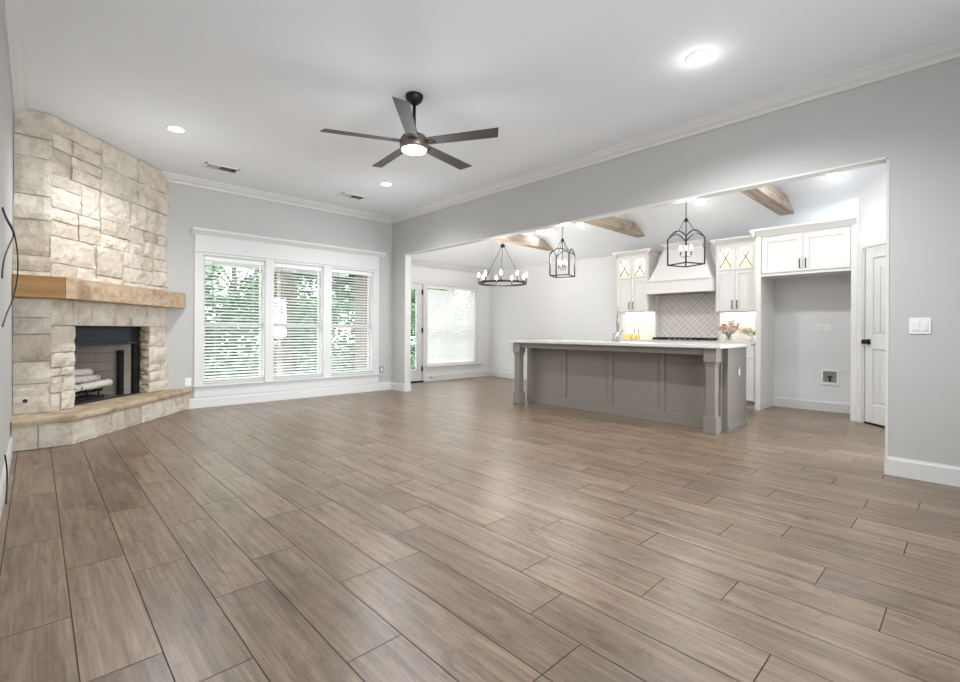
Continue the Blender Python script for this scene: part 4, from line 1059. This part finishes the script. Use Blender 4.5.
for k in range(11):
    a = -1.75 + k * .33 + rg.uniform(-.1, .1); L_ = rg.uniform(.07, .13); up = rg.uniform(.03, .10)
    e_ = Vector((gx - .05 * abs(math.cos(a)), gy + L_ * math.sin(a), CT + .075 + up)); s_ = Vector((gx, gy, CT + .07)); tube(bm, [s_, s_.lerp(e_, .5) + Vector((0, 0, .015)), e_], .002, 5)
    for f in (.45, .7, .95):
        p_ = s_.lerp(e_, f) + Vector((0, 0, .01)); d_ = (e_ - s_).normalized()
        for sg in (-1, 1):
            sd_ = d_.cross(Vector((-1, 0, 0))).normalized() * sg; t_ = p_ + d_ * .03 + sd_ * .025; w_ = d_ * .010
            bl.faces.new([bl.verts.new(q) for q in (p_, p_.lerp(t_, .5) - w_ + Vector((-.004, 0, 0)), t_, p_.lerp(t_, .5) + w_)])
obj('stems', bm, M_STEMG, gp); obj('leaves', bl, M_OLIVE, gp)

# ================================================================== CABLES ON THE LEFT WALL
def cable(pts, label):
    bm = BM(); P = [Vector(p) for p in pts]; out = []
    for i in range(len(P) - 1):
        p0, p1, p2, p3 = P[max(i - 1, 0)], P[i], P[i + 1], P[min(i + 2, len(P) - 1)]
        for k in range(8):
            t = k / 8; out.append(.5 * ((2 * p1) + (p2 - p0) * t + (2 * p0 - 5 * p1 + 4 * p2 - p3) * t * t + (3 * p1 - p0 - 3 * p2 + p3) * t ** 3))
    out.append(P[-1]); tube(bm, out, .004, 8)
    tag(obj('black_cable', bm, M_CABLE, smooth=True), label, 'cable', 'black cables on the left wall')
cable([(XL + 0.0052, 4.02, 1.775), (XL + 0.0174, 4.16, 1.74), (XL + 0.0348, 4.28, 1.71), (XL + 0.0493, 4.38, 1.66), (XL + 0.0609, 4.42, 1.56), (XL + 0.0638, 4.42, 1.46), (XL + 0.0580, 4.42, 1.36), (XL + 0.0406, 4.36, 1.24), (XL + 0.0174, 4.22, 1.14), (XL + 0.0052, 4.08, 1.06)], 'black cable hanging from the left wall in a wide loop down past the mantel')
cable([(XL + 0.0052, 4.0, 1.76), (XL + 0.0174, 4.14, 1.725), (XL + 0.0394, 4.31, 1.685), (XL + 0.0418, 4.34, 1.65), (XL + 0.0261, 4.26, 1.58), (XL + 0.0116, 4.16, 1.50), (XL + 0.0052, 4.05, 1.41), (XL + 0.0052, 4.0, 1.35)], 'black cable hanging from the left wall in a short loop above the mantel')
cable([(XL + .022, 3.95, .30), (XL + .03, 3.98, .2), (XL + .03, 3.97, .1), (XL + .03, 3.9, .02)], 'short black cable end dangling low over the left baseboard')

# ================================================================== OUTSIDE
M_LAWN = mat('lawn_grass', (.045, .085, .03), .9, var=.3, nscale=3); M_CONC = mat('pale_patio_concrete', (.58, .575, .56), .8, var=.06, nscale=3); M_BARK = mat('tree_bark', (.16, .12, .09), .9, var=.3, nscale=10)
M_PSTONE = mat('tan_porch_stone', (.20, .165, .125), .9, var=.25, nscale=5, bump=.4, bscale=12)
bm = BM(); box(bm, -14, 22, YN + .5, 40, -.35, -.16); tag(obj('lawn', bm, M_LAWN), 'green lawn outside beyond the patio', 'lawn', kind='structure')
bm = BM(); box(bm, -3, 12, YW2, 10.25, -.16, -.06); tag(obj('patio_slab', bm, M_CONC), 'pale concrete patio just outside the windows', 'patio', kind='structure')
bm = BM(); box(bm, -1, XR, YW2 + .02, 8.95, 2.5, 2.62); box(bm, -1, XR, 8.7, 8.95, 2.14, 2.5); tag(obj('porch_roof', bm, M_TRIM), 'white covered porch roof outside the triple window', 'porch roof', kind='structure')
for x, lab in ((1.15, 'tan stone porch post outside the window nearest the fireplace'), (3.36, 'tan stone porch post seen through the middle window')):
    bm = BM(); box(bm, x - .10, x + .10, 8.72, 8.93, -.06, 2.14); tag(obj('porch_post', bm, M_PSTONE), lab, 'post', 'stone porch posts outside')
bm = BM(); box(bm, XR + .0, XR2, YN + .15, 8.45, -.06, 2.9); tag(obj('house_wing_wall', bm, M_PSTONE), 'tan stone outer wall seen through the right triple window', 'outer wall', kind='structure')
LEAF = [mat('leaf_mid_green', (.06, .12, .05), .6, var=.35, nscale=2), mat('leaf_pale_green', (.10, .17, .08), .6, var=.35, nscale=2), mat('leaf_dark_green', (.045, .085, .04), .6, var=.35, nscale=2)]
def tree(x, y, h, cr, n, m_, label, seed):
    rg = random.Random(seed); t = thing('garden_tree', label, 'tree', (x, y, -.17), 'trees beyond the patio')
    bm = BM(); tube(bm, [(x, y, -.17), (x + .05, y, h * .35), (x - .03, y, h * .7)], [.14, .11, .05], 9)
    for k in range(5):
        a = k * 1.26 + seed; tube(bm, [(x, y, h * .3 + k * .12), (x + math.cos(a) * cr * .5, y + math.sin(a) * cr * .5, h * .5 + k * .15)], [.05, .02], 7)
    obj('trunk', bm, M_BARK, t)
    bm = BM(); cl = [(rg.uniform(-1, 1), rg.uniform(-1, 1), rg.uniform(-1, 1)) for _ in range(22)]
    for i in range(n):
        c = cl[rg.randrange(22)]; p_ = Vector((x + c[0] * cr * .72, y + c[1] * cr * .72, h * .56 + c[2] * h * .4)) + Vector((rg.gauss(0, .2), rg.gauss(0, .2), rg.gauss(0, .2))) * cr * .8
        if p_.z < .0: p_.z = rg.uniform(0, .5)
        d_ = Vector((rg.gauss(0, 1), rg.gauss(0, 1), rg.gauss(0, 1))).normalized(); u_, v_ = frame_of(d_); s_ = rg.uniform(.06, .13)
        bm.faces.new([bm.verts.new(q) for q in (p_ - u_ * s_, p_ - v_ * s_ * .5, p_ + u_ * s_, p_ + v_ * s_ * .5)])
    obj('foliage', bm, LEAF[m_], t)
tree(2.4, 14.0, 4.6, 1.30, 8000, 1, 'leafy tree outside, seen through the window nearest the fireplace', 1)
tree(5.15, 13.0, 4.8, 1.35, 8000, 0, 'bushy tree outside, seen through the middle window', 2)
tree(7.75, 12.6, 5.0, 1.35, 8000, 0, 'bushy tree outside, seen through the window by the room corner', 3)
tree(10.6, 14.5, 5.2, 1.3, 3600, 1, 'light green tree outside, seen through the patio door glass', 4)
tree(5.2, 18.5, 7.0, 2.50, 8000, 2, 'tall dark tree far behind the others outside the middle window', 5)
tree(13.6, 14.0, 5.0, 1.5, 2400, 1, 'pale green tree outside behind the breakfast nook window', 6)
tree(10.6, 19.0, 7.0, 2.60, 8000, 2, 'tall dark tree far behind the others outside the corner window', 8)
hg = thing('garden_hedge', 'low clipped green hedge across the garden behind the patio', 'hedge', (5, 10.75, -.17))
bm = BM(); rg = random.Random(12)
for i in range(14000):
    p_ = Vector((rg.uniform(.2, 12), 10.75 + rg.gauss(0, .18), -.17 + rg.random() ** .85 * 1.95)); d_ = Vector((rg.gauss(0, 1), rg.gauss(0, 1), rg.gauss(0, 1))).normalized(); u_, v_ = frame_of(d_); s_ = rg.uniform(.04, .09)
    bm.faces.new([bm.verts.new(q) for q in (p_ - u_ * s_, p_ - v_ * s_ * .5, p_ + u_ * s_, p_ + v_ * s_ * .5)])
obj('foliage', bm, LEAF[0], hg)
